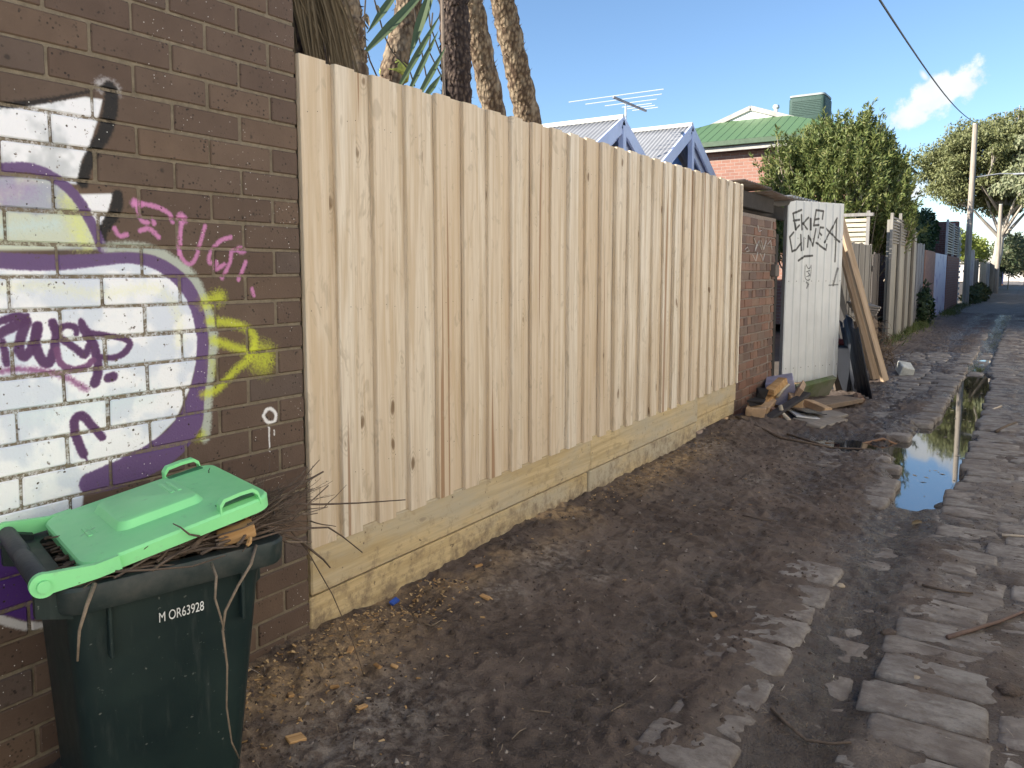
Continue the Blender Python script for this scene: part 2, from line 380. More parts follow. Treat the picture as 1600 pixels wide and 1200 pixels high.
# tag
for pts in ([(-60, 400, 60), (0, 375, 60), (130, 335, 70), (250, 325, 50)], [(-60, 540, 60), (20, 480, 80), (130, 420, 90), (250, 365, 70)], [(25, 560, 50), (45, 660, 60), (62, 770, 62)],
            [(250, 380, 84), (195, 540, 84), (185, 650, 84), (230, 705, 80), (300, 620, 76), (345, 500, 80), (352, 420, 84)], [(350, 425, 80), (335, 560, 80), (375, 710, 82), (450, 765, 84), (505, 650, 78), (525, 500, 74), (495, 385, 70)],
            [(500, 400, 70), (560, 520, 60), (700, 620, 62), (795, 690, 64), (830, 600, 50)], [(545, 490, 50), (590, 425, 52), (650, 415, 52), (710, 435, 54), (716, 490, 40)],
            [(760, 370, 50), (790, 450, 80), (860, 560, 80), (900, 680, 76), (920, 820, 76), (885, 950, 86)], [(820, 475, 44), (1000, 505, 46), (1180, 545, 50), (1218, 595, 54), (1150, 680, 54), (1040, 718, 50), (920, 705, 46)],
            [(1010, 905, 78), (1060, 890, 78)]):
    GP.stroke(Z6(pts), DPUR, .003, .96)
GP.stroke(Z6(W_([(530, 640), (570, 770), (680, 825), (800, 800), (870, 740)], 56)), (.44, .28, .44), .003, .95)
GP.stroke(Z6(W_([(-80, 850), (0, 842), (150, 822), (350, 835), (550, 870), (700, 945), (800, 1005)], 46)), (.54, .32, .50), .008, .85)
GP.stroke(Z2([(390, 1080, 38), (355, 990, 38), (350, 920, 38), (385, 900, 38), (430, 945, 36), (478, 1000, 34)]), DPUR, .003, .96)
GP.stroke(Z2([(393, 1085, 10), (410, 1112, 7)]), DPUR, .002, .9)
# pink, yellow, splash
for pts in ([(535, 1070), (560, 1105), (592, 1100)], [(630, 952), (720, 966), (790, 1000), (808, 1040)], [(640, 960), (660, 1030), (690, 1045)], [(655, 1082), (700, 1074), (742, 1112)], [(715, 1028), (722, 1050)], [(855, 1020), (846, 1100), (840, 1190)]):
    GP.stroke(Z1(W_(pts, 19)), PINK, .004, .82)
GP.stroke(Z1([(630, 952, 36), (660, 958, 26)]), PINK, .006, .8); GP.stroke(Z1([(850, 1022, 44), (858, 1030, 40)]), PINK, .006, .8)
for pts in ([(846, 40), (840, 130), (868, 180), (902, 182), (930, 120), (962, 10)], [(1082, 62), (1030, 82), (985, 140), (980, 182), (1012, 180), (1010, 212), (1050, 190)], [(1130, 120), (1085, 130), (1076, 180), (1042, 255)], [(1150, 178), (1118, 262)], [(1180, 305), (1190, 335)]):
    GP.stroke(Z2(W_(pts, 17)), PINK, .004, .78)
GP.stroke(Z2([(1125, 122, 34), (1138, 124, 30)]), PINK, .006, .8)
for pts, wd, so, al in (([(960, 372), (1030, 345)], 50, .014, .85), ([(980, 455), (1080, 465), (1150, 490), (1190, 530), (1185, 600)], 32, .008, .85), ([(1000, 545), (1080, 572), (1165, 602)], 32, .008, .85), ([(950, 800), (1020, 775), (1100, 690), (1160, 640)], 30, .008, .85),
                        ([(1190, 590), (1250, 610)], 70, .022, .7), ([(1200, 650), (1240, 670)], 60, .022, .6), ([(935, 1000), (945, 990)], 30, .01, .7), ([(1000, 700), (990, 640)], 20, .014, .4)):
    GP.stroke(Z2(W_(pts, wd)), YEL, so*1.5, al*.8)
for pts in ([(1250, 870), (1235, 900), (1255, 930), (1285, 925), (1292, 890), (1270, 868), (1250, 870)],): GP.stroke(Z2(W_(pts, 15)), (.9, .9, .9), .003, .95)
GP.stroke(Z2([(1262, 930, 10), (1262, 1000, 7), (1266, 1065, 6)]), (.9, .9, .9), .002, .95); GP.stroke(Z2([(1285, 968, 7), (1286, 990, 5)]), (.9, .9, .9), .002, .9)
# low left
GP.poly(ZP([(-60, 860), (0, 872), (28, 893), (0, 893), (-60, 880)]), WHITE, .004, .95)
GP.poly(ZP([(-60, 830), (60, 862), (75, 905), (74, 966), (40, 970), (0, 958), (-60, 930)]), (.30, .18, .46), .004, .96)
GP.stroke(ZP([(-40, 955, 12), (0, 968, 12), (40, 978, 12), (80, 978, 10)]), (.8, .8, .8), .004, .85)
def brick_mat(name, cols, spots=.8, graffiti=None, specks=True, mortar_smear=.1):
    t = NT(name); v = t.coord(rnd=1); rn = t.rand()
    n = len(cols); col = t.ramp(rn, *[(i/(n-1), c) for i, c in enumerate(cols)])
    big = t.noise(v, 9, 5, .6); col = t.mix(t.map(big, .35, .7, 0, .35), col, tuple(x*.6 for x in cols[0]))
    vs1 = t.voro(v, 75); sp = t.math('MULTIPLY', t.map(vs1.outputs['Distance'], .20, .32, 1, 0), t.map(t.noise(v, 22, 3), .5, .62))
    col = t.mix(t.math('MULTIPLY', sp, spots), col, (.018, .015, .014))
    vs2 = t.voro(v, 22); sp2 = t.math('MULTIPLY', t.map(vs2.outputs['Distance'], .10, .20, 1, 0), t.map(t.noise(v, 11, 3), .56, .62))
    col = t.mix(t.math('MULTIPLY', sp2, spots*.8), col, (.02, .017, .016))
    fine = t.noise(v, 160, 3, .6); rough = .72
    if graffiti:
        gc, ga = graffiti.nodes(t, name+'_paint', 1, 2)
        wear = t.map(t.math('ADD', t.noise(v, 60, 4, .65), t.math('MULTIPLY', sp, -.16)), .28, .36)
        fr = t.n('ShaderNodeNewGeometry').outputs['Normal']; sx = t.n('ShaderNodeSeparateXYZ'); t.put(sx.inputs[0], fr)
        facing = t.map(sx.outputs[0], .2, .6)
        a = t.math('MULTIPLY', t.math('MULTIPLY', ga, wear), facing)
        col = t.mix(a, col, gc); rough = t.map(a, 0, 1, .72, .5)
    if specks:
        vs3 = t.voro(t.coord(rnd=2), 62); s3 = t.math('MULTIPLY', t.map(vs3.outputs['Distance'], .07, .11, 1, 0), t.map(t.noise(t.coord(kind='World'), 4, 3), .50, .62))
        col = t.mix(s3, col, (.85, .85, .82))
    nb = t.bump(t.math('SUBTRACT', fine, t.math('MULTIPLY', sp, .8)), .35, .004)
    return t.done(col, rough, nb, .3)
def mortar_mat(name, c, graffiti=None):
    t = NT(name); v = t.coord(kind='World'); n = t.noise(v, 40, 6, .65); col = t.mix(t.map(n, .3, .7), tuple(x*.7 for x in c), tuple(x*1.2 for x in c))
    if graffiti:
        gc, ga = graffiti.nodes(t, name+'_paint', 1, 2)
        col = t.mix(t.math('MULTIPLY', ga, t.map(t.noise(v, 90, 5, .7), .46, .60, 0, .65)), col, gc)
    return t.done(col, .9, t.bump(t.noise(v, 220, 4, .6), .5, .004), .15)
M = {}
M['brick'] = brick_mat('brown_brick', [(.095, .062, .046), (.132, .092, .068), (.108, .073, .055), (.145, .098, .068), (.100, .076, .065)], graffiti=GP)
M['mortar'] = mortar_mat('old_mortar', (.195, .165, .122), GP)
M['brick_old'] = brick_mat('old_red_brick', [(.15, .080, .056), (.22, .115, .078), (.18, .13, .10), (.11, .068, .056), (.24, .15, .105), (.20, .10, .068)], spots=.35, specks=False)
M['mortar_old'] = mortar_mat('grey_mortar', (.24, .20, .17))
M['pine'] = wood('new_pine', (.745, .675, .56), (.575, .475, .345), 2, True, brown=.75, tint=.30)
M['pine_x'] = wood('new_pine_rail', (.60, .475, .325), (.455, .33, .195), 1, True)
M['sleeper'] = wood('treated_sleeper', (.60, .48, .28), (.46, .36, .20), 1, True, grey=(.44, .40, .31), stain=(.34, .26, .16), splash=True)
M['greywood'] = wood('weathered_wood', (.26, .245, .225), (.17, .155, .14), 2, True, grey=(.20, .20, .20))
M['greywood_y'] = wood('weathered_wood_y', (.30, .265, .225), (.19, .16, .13), 0, True, grey=(.22, .21, .20))
M['tan_board'] = wood('tan_board', (.50, .38, .27), (.36, .26, .17), 2, False)
M['chip'] = wood('cut_timber', (.52, .34, .17), (.36, .21, .09), 0, False)
# ------------------------------------------------------------------ ground
def chan(y): return -.50+.03*np.sin(y*.9)+.02*np.sin(y*2.3+1)
PL = np.array([(5.15, -.50), (5.5, -.60), (6.2, -.76), (6.9, -.84), (7.4, -.80), (8.0, -.70), (8.9, -.62), (10., -.60), (11.7, -.66), (12.3, -.6), (12.6, -.45)])
PR = np.array([(5.15, -.46), (5.5, -.40), (6.2, -.32), (7.2, -.29), (8.4, -.29), (10, -.30), (12.2, -.33), (12.6, -.44)])
def ground_h(X, Y):
    n1 = fbm(X*1.7, Y*1.7, 4, 1)-.5; n2 = fbm(X*9, Y*9, 4, 11)-.5; n3 = fbm(X*34, Y*30, 3, 23)-.5
    left = 1-smooth(-.86, -.62, X+.05*n1)
    z = .045*n1+.012*n2
    clod = np.maximum(0, fbm(X*22, Y*22, 3, 31)-.52)*.12
    z = z+left*(.008+.020*n2+.019*n3+clod*.5+.035*smooth(-1.6, -2.1, X))+(1-left)*(.012*n3+.016*n2+.2*clod-.006)
    c = chan(Y); z = z-(.034+.026*smooth(5.0, 5.6, Y))*np.exp(-((X-c)/.13)**2)*(.75+.8*(fbm(X*2, Y*1.1, 2, 41)-.5))
    # tyre rut left of the kerb
    z = z-.018*left*np.exp(-((X+1.12+.05*n1)/.13)**2)
    xl = np.interp(Y, PL[:, 0], PL[:, 1]); xr = np.interp(Y, PR[:, 0], PR[:, 1])
    e = np.minimum(X-xl, xr-X)+.17*n2+.08*n3-.02*smooth(.0, .3, n1); e = np.where((Y > 5.15) & (Y < 12.6), e, -1)
    z = z-.075*smooth(-.08, .06, e)-.02*smooth(-.2, 0, e)
    # wet hollow by the heap
    for hx, hy, rx, ry, dd in ((-1.20, 6.80, .36, .30, .105), (-1.0, 11.2, .35, .9, .07), (-1.25, 14.2, .7, .8, .04), (-.75, 4.1, .10, .25, .02), (-.42, 2.75, .12, .12, .02), (-.5, 3.2, .08, .15, .02)):
        z = z-dd*np.exp(-((X-hx)/rx)**2-((Y-hy)/ry)**2)
    # spoil heaped along the fence and the rubble
    z = z+.05*np.exp(-((Y-6.6)/.5)**2-((X+2.0)/.25)**2)
    z = z-.05*np.exp(-((X+2.05)/.12)**2-((Y-2.35)/.10)**2)
    return z
xs = np.concatenate([np.arange(-2.32, -.02, .0125), np.arange(-.02, 1.5, .03)])
ys = [-1.2]
while ys[-1] < 30: ys.append(ys[-1]+(.03 if ys[-1] < 1.2 else max(.0125, .0022*ys[-1]**1.15)))
ys = np.array(ys); XX, YY = np.meshgrid(xs, ys); ZZ = ground_h(XX, YY)
nx, ny = len(xs), len(ys); I = np.arange(nx*ny).reshape(ny, nx)
Fq = np.stack([I[:-1, :-1], I[:-1, 1:], I[1:, 1:], I[1:, :-1]], -1).reshape(-1, 4)
t = NT('lane_mud')
v = t.coord(kind='World'); n1 = t.noise(v, 2.4, 9, .68); n2 = t.noise(v, 26, 6, .65); n3 = t.noise(v, 120, 4, .6)
col = t.mix(t.map(n1, .40, .60), (.056, .040, .032), (.136, .101, .080))
col = t.mix(t.map(n2, .38, .70, 0, .75), col, (.148, .113, .093))
col = t.mix(t.map(n3, .62, .74, 0, .5), col, (.15, .12, .10))
saw = t.n('ShaderNodeAttribute', attribute_name='sawdust').outputs['Fac']; wet = t.n('ShaderNodeAttribute', attribute_name='wet').outputs['Fac']; dust = t.n('ShaderNodeAttribute', attribute_name='dust').outputs['Fac']
ash = t.n('ShaderNodeAttribute', attribute_name='ash').outputs['Fac']
col = t.mix(t.math('MULTIPLY', dust, t.map(n2, .3, .6, .35, 1)), col, (.21, .175, .148))
col = t.mix(t.math('MULTIPLY', saw, t.map(n2, .34, .56)), col, t.mix(n3, (.30, .19, .095), (.50, .36, .20)))
col = t.mix(t.math('MULTIPLY', ash, t.map(n2, .45, .60)), col, (.42, .38, .33))
col = t.mix(t.math('MULTIPLY', wet, .65), col, (.020, .015, .012))
rg = t.math('SUBTRACT', t.map(n2, .3, .7, .62, .92), t.math('MULTIPLY', wet, t.map(n2, .3, .65, .70, .3)))
n4 = t.noise(v, 420, 3, .6)
mud = t.done(col, rg, t.bump(n4, .6, .004, t.bump(n3, .9, .012, t.bump(n2, .5, .02))), .35)
lane = npmesh('lane', np.stack([XX, YY, ZZ], -1).reshape(-1, 3), Fq, mud, smooth=True); lane['kind'] = 'structure'
def fattr(o, name, val):
    a = o.data.attributes.new(name, 'FLOAT', 'POINT'); a.data.foreach_set('value', np.clip(val, 0, 1).astype(np.float32).ravel())
N1 = fbm(XX*2.2, YY*2.2, 4, 51); N2 = fbm(XX*7, YY*7, 4, 61)
sd = (1-smooth(-2.12, -1.72, XX+.25*(N1-.5)))*smooth(.42, .60, N1+.15*(N2-.5)+.12*np.exp(-((YY-2.0)/.5)**2)-.05)
sd = np.maximum(sd, .9*np.exp(-((XX+1.98)/.20)**2-((YY-1.72)/.55)**2)*smooth(.3, .5, N2+.1))
sd = np.maximum(sd, .9*np.exp(-((XX+2.02)/.15)**2-((YY-5.1)/.8)**2)*smooth(.3, .5, N2+.12))
fattr(lane, 'sawdust', sd)
wetm = smooth(.012, -.032, ZZ-.006)*.9+.35*np.exp(-((XX-chan(YY))/.13)**2)
wetm = np.maximum(wetm, .75*smooth(.50, .62, N1)*smooth(-1.5, -1.2, XX)*(1-smooth(-.9, -.6, XX))*smooth(5.5, 7, YY))
fattr(lane, 'wet', np.where(XX < -1.75, wetm*.2, wetm))
right = smooth(-.82, -.6, XX); fattr(lane, 'dust', (right*smooth(.36, .58, N2*.6+N1*.4)+(1-right)*.28*smooth(.5, .66, N1))*(1-.7*np.exp(-((XX-chan(YY))/.12)**2)))
A = np.zeros_like(XX)
for ax, ay, ar in ((-1.80, 2.62, .10), (-1.62, 1.62, .22), (-1.55, 3.05, .07), (-1.42, 5.05, .08), (-2.0, 5.75, .16), (-1.85, 3.1, .14)): A = np.maximum(A, np.exp(-((XX-ax)/ar)**2-((YY-ay)/(ar*1.3))**2))
fattr(lane, 'ash', A*.5)
# far lane and the wide ground
ground_m = simple('far_earth', (.10, .082, .065), .9, .3, 1.2)
g = B(); g.box(-600, 600, -400, 900, -.6, -.22); gr = g.build('ground', ground_m); gr['kind'] = 'structure'
fy = np.concatenate([np.arange(29.6, 60, .5), np.arange(60, 160, 4)]); fx = np.arange(-2.6, 1.8, .2); FX, FY = np.meshgrid(fx, fy)
FZ = .03*(fbm(FX*1.5, FY*.8, 3, 2)-.5)-.05*np.exp(-((FX-chan(FY))/.2)**2)-.006
I = np.arange(FX.size).reshape(FX.shape); Fq = np.stack([I[:-1, :-1], I[:-1, 1:], I[1:, 1:], I[1:, :-1]], -1).reshape(-1, 4)
t = NT('far_lane'); v = t.coord(kind='World'); n1 = t.noise(v, 2.5, 6, .6); bt = t.n('ShaderNodeTexBrick'); t.put(bt.inputs['Vector'], v); bt.inputs['Scale'].default_value = 3.2
col = t.mix(t.map(n1, .35, .65), (.16, .135, .113), (.27, .232, .20)); col = t.mix(t.map(bt.outputs['Fac'], 0, 1, 0, .5), col, (.05, .045, .04))
fl = npmesh('far_lane', np.stack([FX, FY, FZ], -1).reshape(-1, 3), Fq, t.done(col, .75), smooth=True); fl['kind'] = 'structure'
# puddles
t = NT('puddle_water'); v = t.coord(kind='World')
water = t.done((.030, .026, .022), .03, t.bump(t.noise(v, 3.0, 2), .008, .02), .5, IOR=3.0)
b = B(); b.add([(-1.9, 5.05, -.052), (-.2, 5.05, -.052), (-.2, 16.5, -.052), (-1.9, 16.5, -.052)], [(0, 1, 2, 3)])
pud = b.build('puddle', water, world=True, origin=(-.6, 9, -.052)); pud['kind'] = 'structure'
# bluestone setts
t = NT('bluestone'); v = t.coord(rnd=1); n1 = t.noise(v, 5, 7, .65); n2 = t.noise(v, 45, 5, .65)
col = t.ramp(t.rand(), (0, (.215, .192, .170)), (.35, (.28, .255, .228)), (.7, (.25, .235, .215)), (1, (.32, .29, .255)))
col = t.mix(t.map(n1, .46, .66, 0, .8), col, (.12, .098, .083)); col = t.mix(t.map(n2, .55, .72, 0, .6), col, (.10, .085, .075))
wv = t.coord(kind='World'); dirtn = t.noise(wv, 6.5, 9, .72)
col = t.mix(t.map(dirtn, .42, .60, .12, .85), col, t.mix(n2, (.095, .077, .067), (.155, .129, .113)))
M['stone'] = t.done(col, t.map(n1, .3, .7, .62, .85), t.bump(n2, .5, .008, t.bump(n1, .4, .02)), .35)
def stone_mesh(seed):
    rg = np.random.RandomState(seed); rings = []
    base = rrect(.5, .5, .14, 0, 3)
    jit = 1+rg.uniform(-.05, .05, len(base)); ang = rg.uniform(0, 6.28)
    for z, sc in ((-.6, 1.0), (-.10, 1.0), (-.03, .965), (0, .86)):
        rings.append([Vector((p.x*sc*j, p.y*sc*j, z+(rg.uniform(-.02, .02) if z > -.1 else 0))) for p, j in zip(base, jit)])
    b = B(); b.loft(rings, False, False); n = len(base); k = len(b.v)-n
    inner = [Vector((p.x*.45, p.y*.45, .015+rg.uniform(-.02, .025))) for p in base]
    m0 = len(b.v); b.v += [tuple(p) for p in inner]; b.f += [(k+j, k+(j+1) % n, m0+(j+1) % n, m0+j) for j in range(n)]; b.f.append(tuple(range(m0, m0+n)))
    return b
SV = []
for s_ in range(14):
    o = stone_mesh(s_).build('bluestone', M['stone'], smooth=True); SV.append(o.data); bpy.data.objects.remove(o)
stones = []
rs = random.Random(5)
y = 1.0
while y < 24:
    dy = rs.uniform(.16, .23); x = (-.30 if 5.6 < y < 12.4 else -.37)+rs.uniform(-.03, .03)
    while x < 1.35:
        dx = rs.uniform(.24, .42); stones.append((x+dx/2, y+dy/2, dx, dy, 'r')); x += dx+rs.uniform(.008, .02)
    y += dy+rs.uniform(.006, .018)
y = 1.2
while y < 20:      # kerb row left of the channel
    dy = rs.uniform(.15, .26); dx = rs.uniform(.20, .30); stones.append((-.655-dx/2+.02+rs.uniform(-.015, .015), y+dy/2, dx, dy, 'k')); y += dy+rs.uniform(.01, .03)
y = 1.6
while y < 16:      # floor of the channel
    dy = rs.uniform(.18, .28); stones.append((-.51+rs.uniform(-.02, .02), y+dy/2, .20, dy, 'c')); y += dy+.02
y = 5.6
while y < 16:      # old paving further up on the left
    dy = rs.uniform(.17, .24); x = -2.0
    while x < -1.0:
        dx = rs.uniform(.24, .38); stones.append((x+dx/2, y+dy/2, dx, dy, 'l')); x += dx+.015
    y += dy+.012
def gh(x, y): return float(ground_h(np.array([x]), np.array([y]))[0])
def vis(s):
    d = Vector((s[0], s[1], -H)); z = d.y*math.cos(YAW)-d.x*math.sin(YAW)
    xx = (d.x*math.cos(YAW)+d.y*math.sin(YAW))/max(z, .1)*F+CX
    return s[2]*s[3]/(z**3) if z > .3 and -60 < xx < 1660 and H/z*F+424 < 1290 else 0
stones.sort(key=vis, reverse=True)
bulk = B()
for i, (x, y, dx, dy, k) in enumerate(stones):
    top = {'r': -.005, 'k': .000, 'c': -.046, 'l': -.010}[k]+rs.uniform(-.008, .007)+.045*(float(fbm(np.array([x*1.7]), np.array([y*1.7]), 4, 1)[0])-.5)
    if k == 'l' and math.hypot((x+1.22)/.45, (y-6.85)/.5) < 1: top -= .06
    if k in 'kc' and 5.0 < y < 12.4 and x+dx*.3 > np.interp(y, PL[:, 0], PL[:, 1]): top -= .09
    if k == 'k' and (fbm(np.array([y*1.1]), np.array([3.3]), 2, 9)[0] < .42): top -= .03
    me = SV[i % 14]; sc = (dx, dy, .16); rz = rs.uniform(-.06, .06)+(math.pi if rs.random() < .5 else 0); tl = (rs.uniform(-.018, .018), rs.uniform(-.018, .018))
    if i < 300:
        o = bpy.data.objects.new('bluestone', me); COL.objects.link(o); o.parent = lane; o.location = (x, y, top); o.scale = sc; o.rotation_euler = (*tl, rz)
    else:
        Mx = Matrix.Translation((x, y, top)) @ Matrix.Rotation(rz, 4, 'Z') @ Matrix.Diagonal((*sc, 1))
        bulk.add([Mx @ vv.co for vv in me.vertices], [tuple(p.vertices) for p in me.polygons])
o = bulk.build('bluestone_rows', M['stone'], lane, smooth=True, kind='stuff')
# ------------------------------------------------------------------ brick garage wall on the left
Y1 = 1.895; CZ = .0862; BL = .24
garage = thing('brick_garage', 'brown brick garage wall covered in white and purple graffiti', 'building', (WX-1.5, Y1-2.4, 0))
cb = B(); cb.box(WX-3.0, WX-.0050, Y1-5.0, Y1-.004, -.3, 2.93); cb.build('mortar', M['mortar'], garage, world=True)
rf = B(); rf.box(WX-3.05, WX+.05, Y1-5.05, Y1+.02, 2.935, 3.03); rf.build('parapet_cap', simple('cap_concrete', (.3, .28, .25), .9), garage, world=True)
bm_v = []
for s_ in range(5):
    bb = B(); bb.bbox(-.095, 0, -.115, .115, -.038, .038, .0035, rough=.0012, seed=s_); o = bb.build('brick', M['brick']); bm_v.append(o.data); bpy.data.objects.remove(o)
half = B(); half.bbox(-.095, 0, -.0535, .0535, -.038, .038, .0035, rough=.001, seed=3); o = half.build('brick', M['brick']); half_m = o.data; bpy.data.objects.remove(o)
rest = B(); nb = 0
cz0 = 1.031-12*CZ    # a bed joint lies at z = 1.031 at the left edge of the picture
for k in range(-2, 36):
    zc = cz0+(k+.5)*CZ
    if zc > 2.9 or zc < -.2: continue
    ye = Y1
    if k % 2 == 0:
        o = bpy.data.objects.new('brick', half_m); COL.objects.link(o); o.parent = garage; o.location = Vector((WX+random.uniform(-.001, .002), Y1-.0535, zc))-garage.location; nb += 1; ye = Y1-.117
    for j in range(20):
        yc = ye-.115-j*BL
        if yc < Y1-4.9: break
        x = WX+random.uniform(-.0015, .002)
        if yc > .45 and 0 < zc < 2.5:
            o = bpy.data.objects.new('brick', random.choice(bm_v)); COL.objects.link(o); o.parent = garage
            o.location = Vector((x, yc+random.uniform(-.002, .002), zc+random.uniform(-.0015, .0015)))-garage.location; o.rotation_euler = (random.uniform(-.004, .004), 0, random.uniform(-.004, .004)); nb += 1
        else: rest.bbox(x-.095, x, yc-.115, yc+.115, zc-.038, zc+.038, .003)
rest.build('brick_rows', M['brick'], garage, world=True, kind='stuff')
# ------------------------------------------------------------------ new paling fence
FY0, FY1 = Y1+.012, 6.985
fence = thing('paling_fence', 'new pale pine paling fence standing on two sleepers', 'fence', (WX, (FY0+FY1)/2, 0))
pitch = .1955; rr = random.Random(11)
def board(x0, x1, y0, y1, z0, z1, rr, slant=0):
    b = B(); n = 4; bw = rr.uniform(-.003, .003); tw = rr.uniform(-.002, .002); c = .0025; rings = []
    for i in range(n+1):
        q = i/n; z = z0+(z1-z0)*q; o = bw*math.sin(q*math.pi); yo = rr.uniform(-.0012, .0012)
        dz = slant if i == 0 else 0
        rings.append([Vector((x0, y0+yo, z)), Vector((x0, y1+yo, z+dz)), Vector((x1+o-c, y1+yo, z+dz)), Vector((x1+o+tw, y1+yo-c, z+dz)), Vector((x1+o-tw, y0+yo+c, z)), Vector((x1+o-c, y0+yo, z))])
    return b.loft(rings)
i = 0; y = FY0
while y < FY1-.02:
    top = 2.145+.018*((y-FY0)/5)+rr.uniform(-.0025, .0025); bot = .366+rr.uniform(-.003, .003)+.012*((y-FY0)/5)
    w_ = .102+rr.uniform(-.003, .004)
    if i == 0: w_ = .125
    ye = min(y+w_, FY1); p = board(WX-.012, WX+.008, y, ye, bot, top, rr, rr.uniform(-.002, .002)); p.build('paling', M['pine'], fence, world=True)
    y2 = min(y+pitch+.025 if i else y+.19, FY1-.003)
    if ye < FY1-.03:
        q = board(WX-.031, WX-.0135, ye-.03, y2, bot-.004+rr.uniform(-.003, .003), top+rr.uniform(-.003, .003), rr); q.build('paling', M['pine'], fence, world=True)
    y += pitch if i else .165
    i += 1
nail = B()
for z in (.62, 1.25, 1.95):
    yy_ = FY0+.05
    while yy_ < FY1-.03:
        for dy_ in (-.022, .024):
            c_ = Vector((WX+.0096, yy_+dy_+rr.uniform(-.006, .006), z+rr.uniform(-.015, .015))); nail.add([c_+Vector((0, .0022*math.cos(a_), .0022*math.sin(a_))) for a_ in (0, 1.05, 2.1, 3.14, 4.19, 5.24)], [(0, 1, 2, 3, 4, 5)])
        yy_ += pitch
nail.build('nail_heads', simple('nail_steel', (.10, .085, .07), .5), fence, world=True, kind='stuff')
for z in (.62, 1.25, 1.95):
    r_ = B(); r_.bbox(WX-.08, WX-.036, FY0, FY1, z-.04, z+.04, .004); r_.build('rail', M['pine_x'], fence, world=True)
for yy in (FY0+.08, 3.55, 5.25, FY1-.08):
    r_ = B(); r_.bbox(WX-.18, WX-.083, yy-.05, yy+.05, -.3, 2.05, .004); r_.build('post', M['pine'], fence, world=True)
def sleeper(y0, y1, z0, z1, x1, seed):
    b = B(); b.bbox(x1-.05, x1, y0, y1, z0, z1, .006, rough=.002, seed=seed); b.build('sleeper', M['sleeper'], fence, world=True)
sleeper(FY0+.004, 4.13, .182, .373, WX-.001, 1); sleeper(FY0+.002, 4.12, -.06, .168, WX-.016, 2)
sleeper(4.138, 5.985, .180, .381, WX-.004, 3); sleeper(4.13, 5.98, -.06, .172, WX-.010, 4)
sleeper(5.99, FY1+.01, .21, .386, WX-.012, 5); sleeper(5.992, FY1+.012, .085, .207, WX-.024, 6)
# ------------------------------------------------------------------ old brick pier after the fence
PX_ = -2.19; PY0, PY1 = FY1+.035, 8.27
pier = thing('brick_pier', 'old mottled red brick wall end between new fence and white gate', 'wall', (PX_-.1, (PY0+PY1)/2, 0))
cb = B(); cb.box(PX_-.215, PX_-.008, PY0, PY1-.005, -.2, 1.93); cb.build('mortar', M['mortar_old'], pier, world=True)
ov = []
for s_ in range(5):
    bb = B(); bb.bbox(-.10, 0, -.112, .112, -.037, .037, .005, rough=.003, seed=s_+20); o = bb.build('brick', M['brick_old']); ov.append(o.data); bpy.data.objects.remove(o)
hv = []
for s_ in range(3):
    bb = B(); bb.bbox(-.10, 0, -.053, .053, -.037, .037, .005, rough=.003, seed=s_+30); o = bb.build('brick', M['brick_old']); hv.append(o.data); bpy.data.objects.remove(o)
k = 0; z = .02
while z < 1.9:
    if k % 3 == 1: lens = [('h', .116)]*20
    else: lens = [('h', .116)]*(k % 2)+[('s', .235)]*8
    y = PY0+.003
    for kd, L in lens:
        if y+L > PY1+.02: break
        o = bpy.data.objects.new('brick', random.choice(ov if kd == 's' else hv)); COL.objects.link(o); o.parent = pier
        o.location = Vector((PX_+random.uniform(-.004, .004), y+L/2, z+.043))-pier.location; o.rotation_euler = (random.uniform(-.012, .012), random.uniform(-.01, .01), random.uniform(-.012, .012)); y += L
    if PY1-y > .06:
        o = bpy.data.objects.new('brick', random.choice(hv)); COL.objects.link(o); o.parent = pier; o.location = Vector((PX_, PY1-.058, z+.043))-pier.location
    z += .0855; k += 1
chalk = simple('chalk_scrawl', (.55, .52, .48), .9)
ck = B(); rs = random.Random(3)
def scrawl(b, pts, r=.004):
    b.tube([on_x(x, y, PX_+.0055) for x, y in pts], r, 4)
for pts in ([(1178, 372), (1182, 382), (1180, 392), (1186, 376), (1190, 390)], [(1189, 376), (1193, 390), (1197, 376)], [(1199, 382), (1204, 376), (1206, 390)], [(1164, 390), (1168, 386), (1171, 392), (1166, 393)], [(1184, 352), (1186, 362), (1190, 360)], [(1176, 398), (1181, 408), (1184, 394)], [(1188, 396), (1192, 408), (1195, 396)]):
    scrawl(ck, pts)
ck.build('chalk_scrawl', chalk, pier, world=True)
# hinge plate, gate post
b = B(); b.bbox(PX_-.03, PX_+.05, PY1-.16, PY1-.02, 1.34, 1.46, .006)
o = b.build('hinge_block', simple('rusty_plate', (.13, .11, .095), .8), pier, world=True)
b = B(); b.bbox(-2.29, -2.21, 8.36, 8.44, -.2, 1.78, .006, rough=.004)
tagp(b.build('gate_post', simple('dark_post', (.05, .045, .04), .8), world=True), 'dark timber gate post in the gap beside white gate', 'post')
# corrugated lean-to roof above the pier
def corr(x0, x1, y0, y1, zf, period, amp, axis='y', n=10, M_=None, thick=.0):
    """corrugated sheet: waves across `axis`, zf(x,y) gives the plane"""
    L = (y1-y0) if axis == 'y' else (x1-x0); k = max(8, int(L/period*n)); V = []; Fc = []
    m = 6
    for i in range(k+1):
        q = i/k; wv = amp*math.sin(2*math.pi*q*L/period)
        for j in range(m+1):
            r = j/m; x = x0+(x1-x0)*(r if axis == 'y' else q); y = y0+(y1-y0)*(q if axis == 'y' else r); V.append((x, y, zf(x, y)+wv))
    for i in range(k):
        for j in range(m): a = i*(m+1)+j; Fc.append((a, a+1, a+m+2, a+m+1))
    return B().add(V, Fc)
def solid(o, th):
    md = o.modifiers.new('solid', 'SOLIDIFY'); md.thickness = th; md.offset = 0; return o
rusty = NT('rusty_iron'); v = rusty.coord(rnd=1); n = rusty.noise(v, 6, 7, .65)
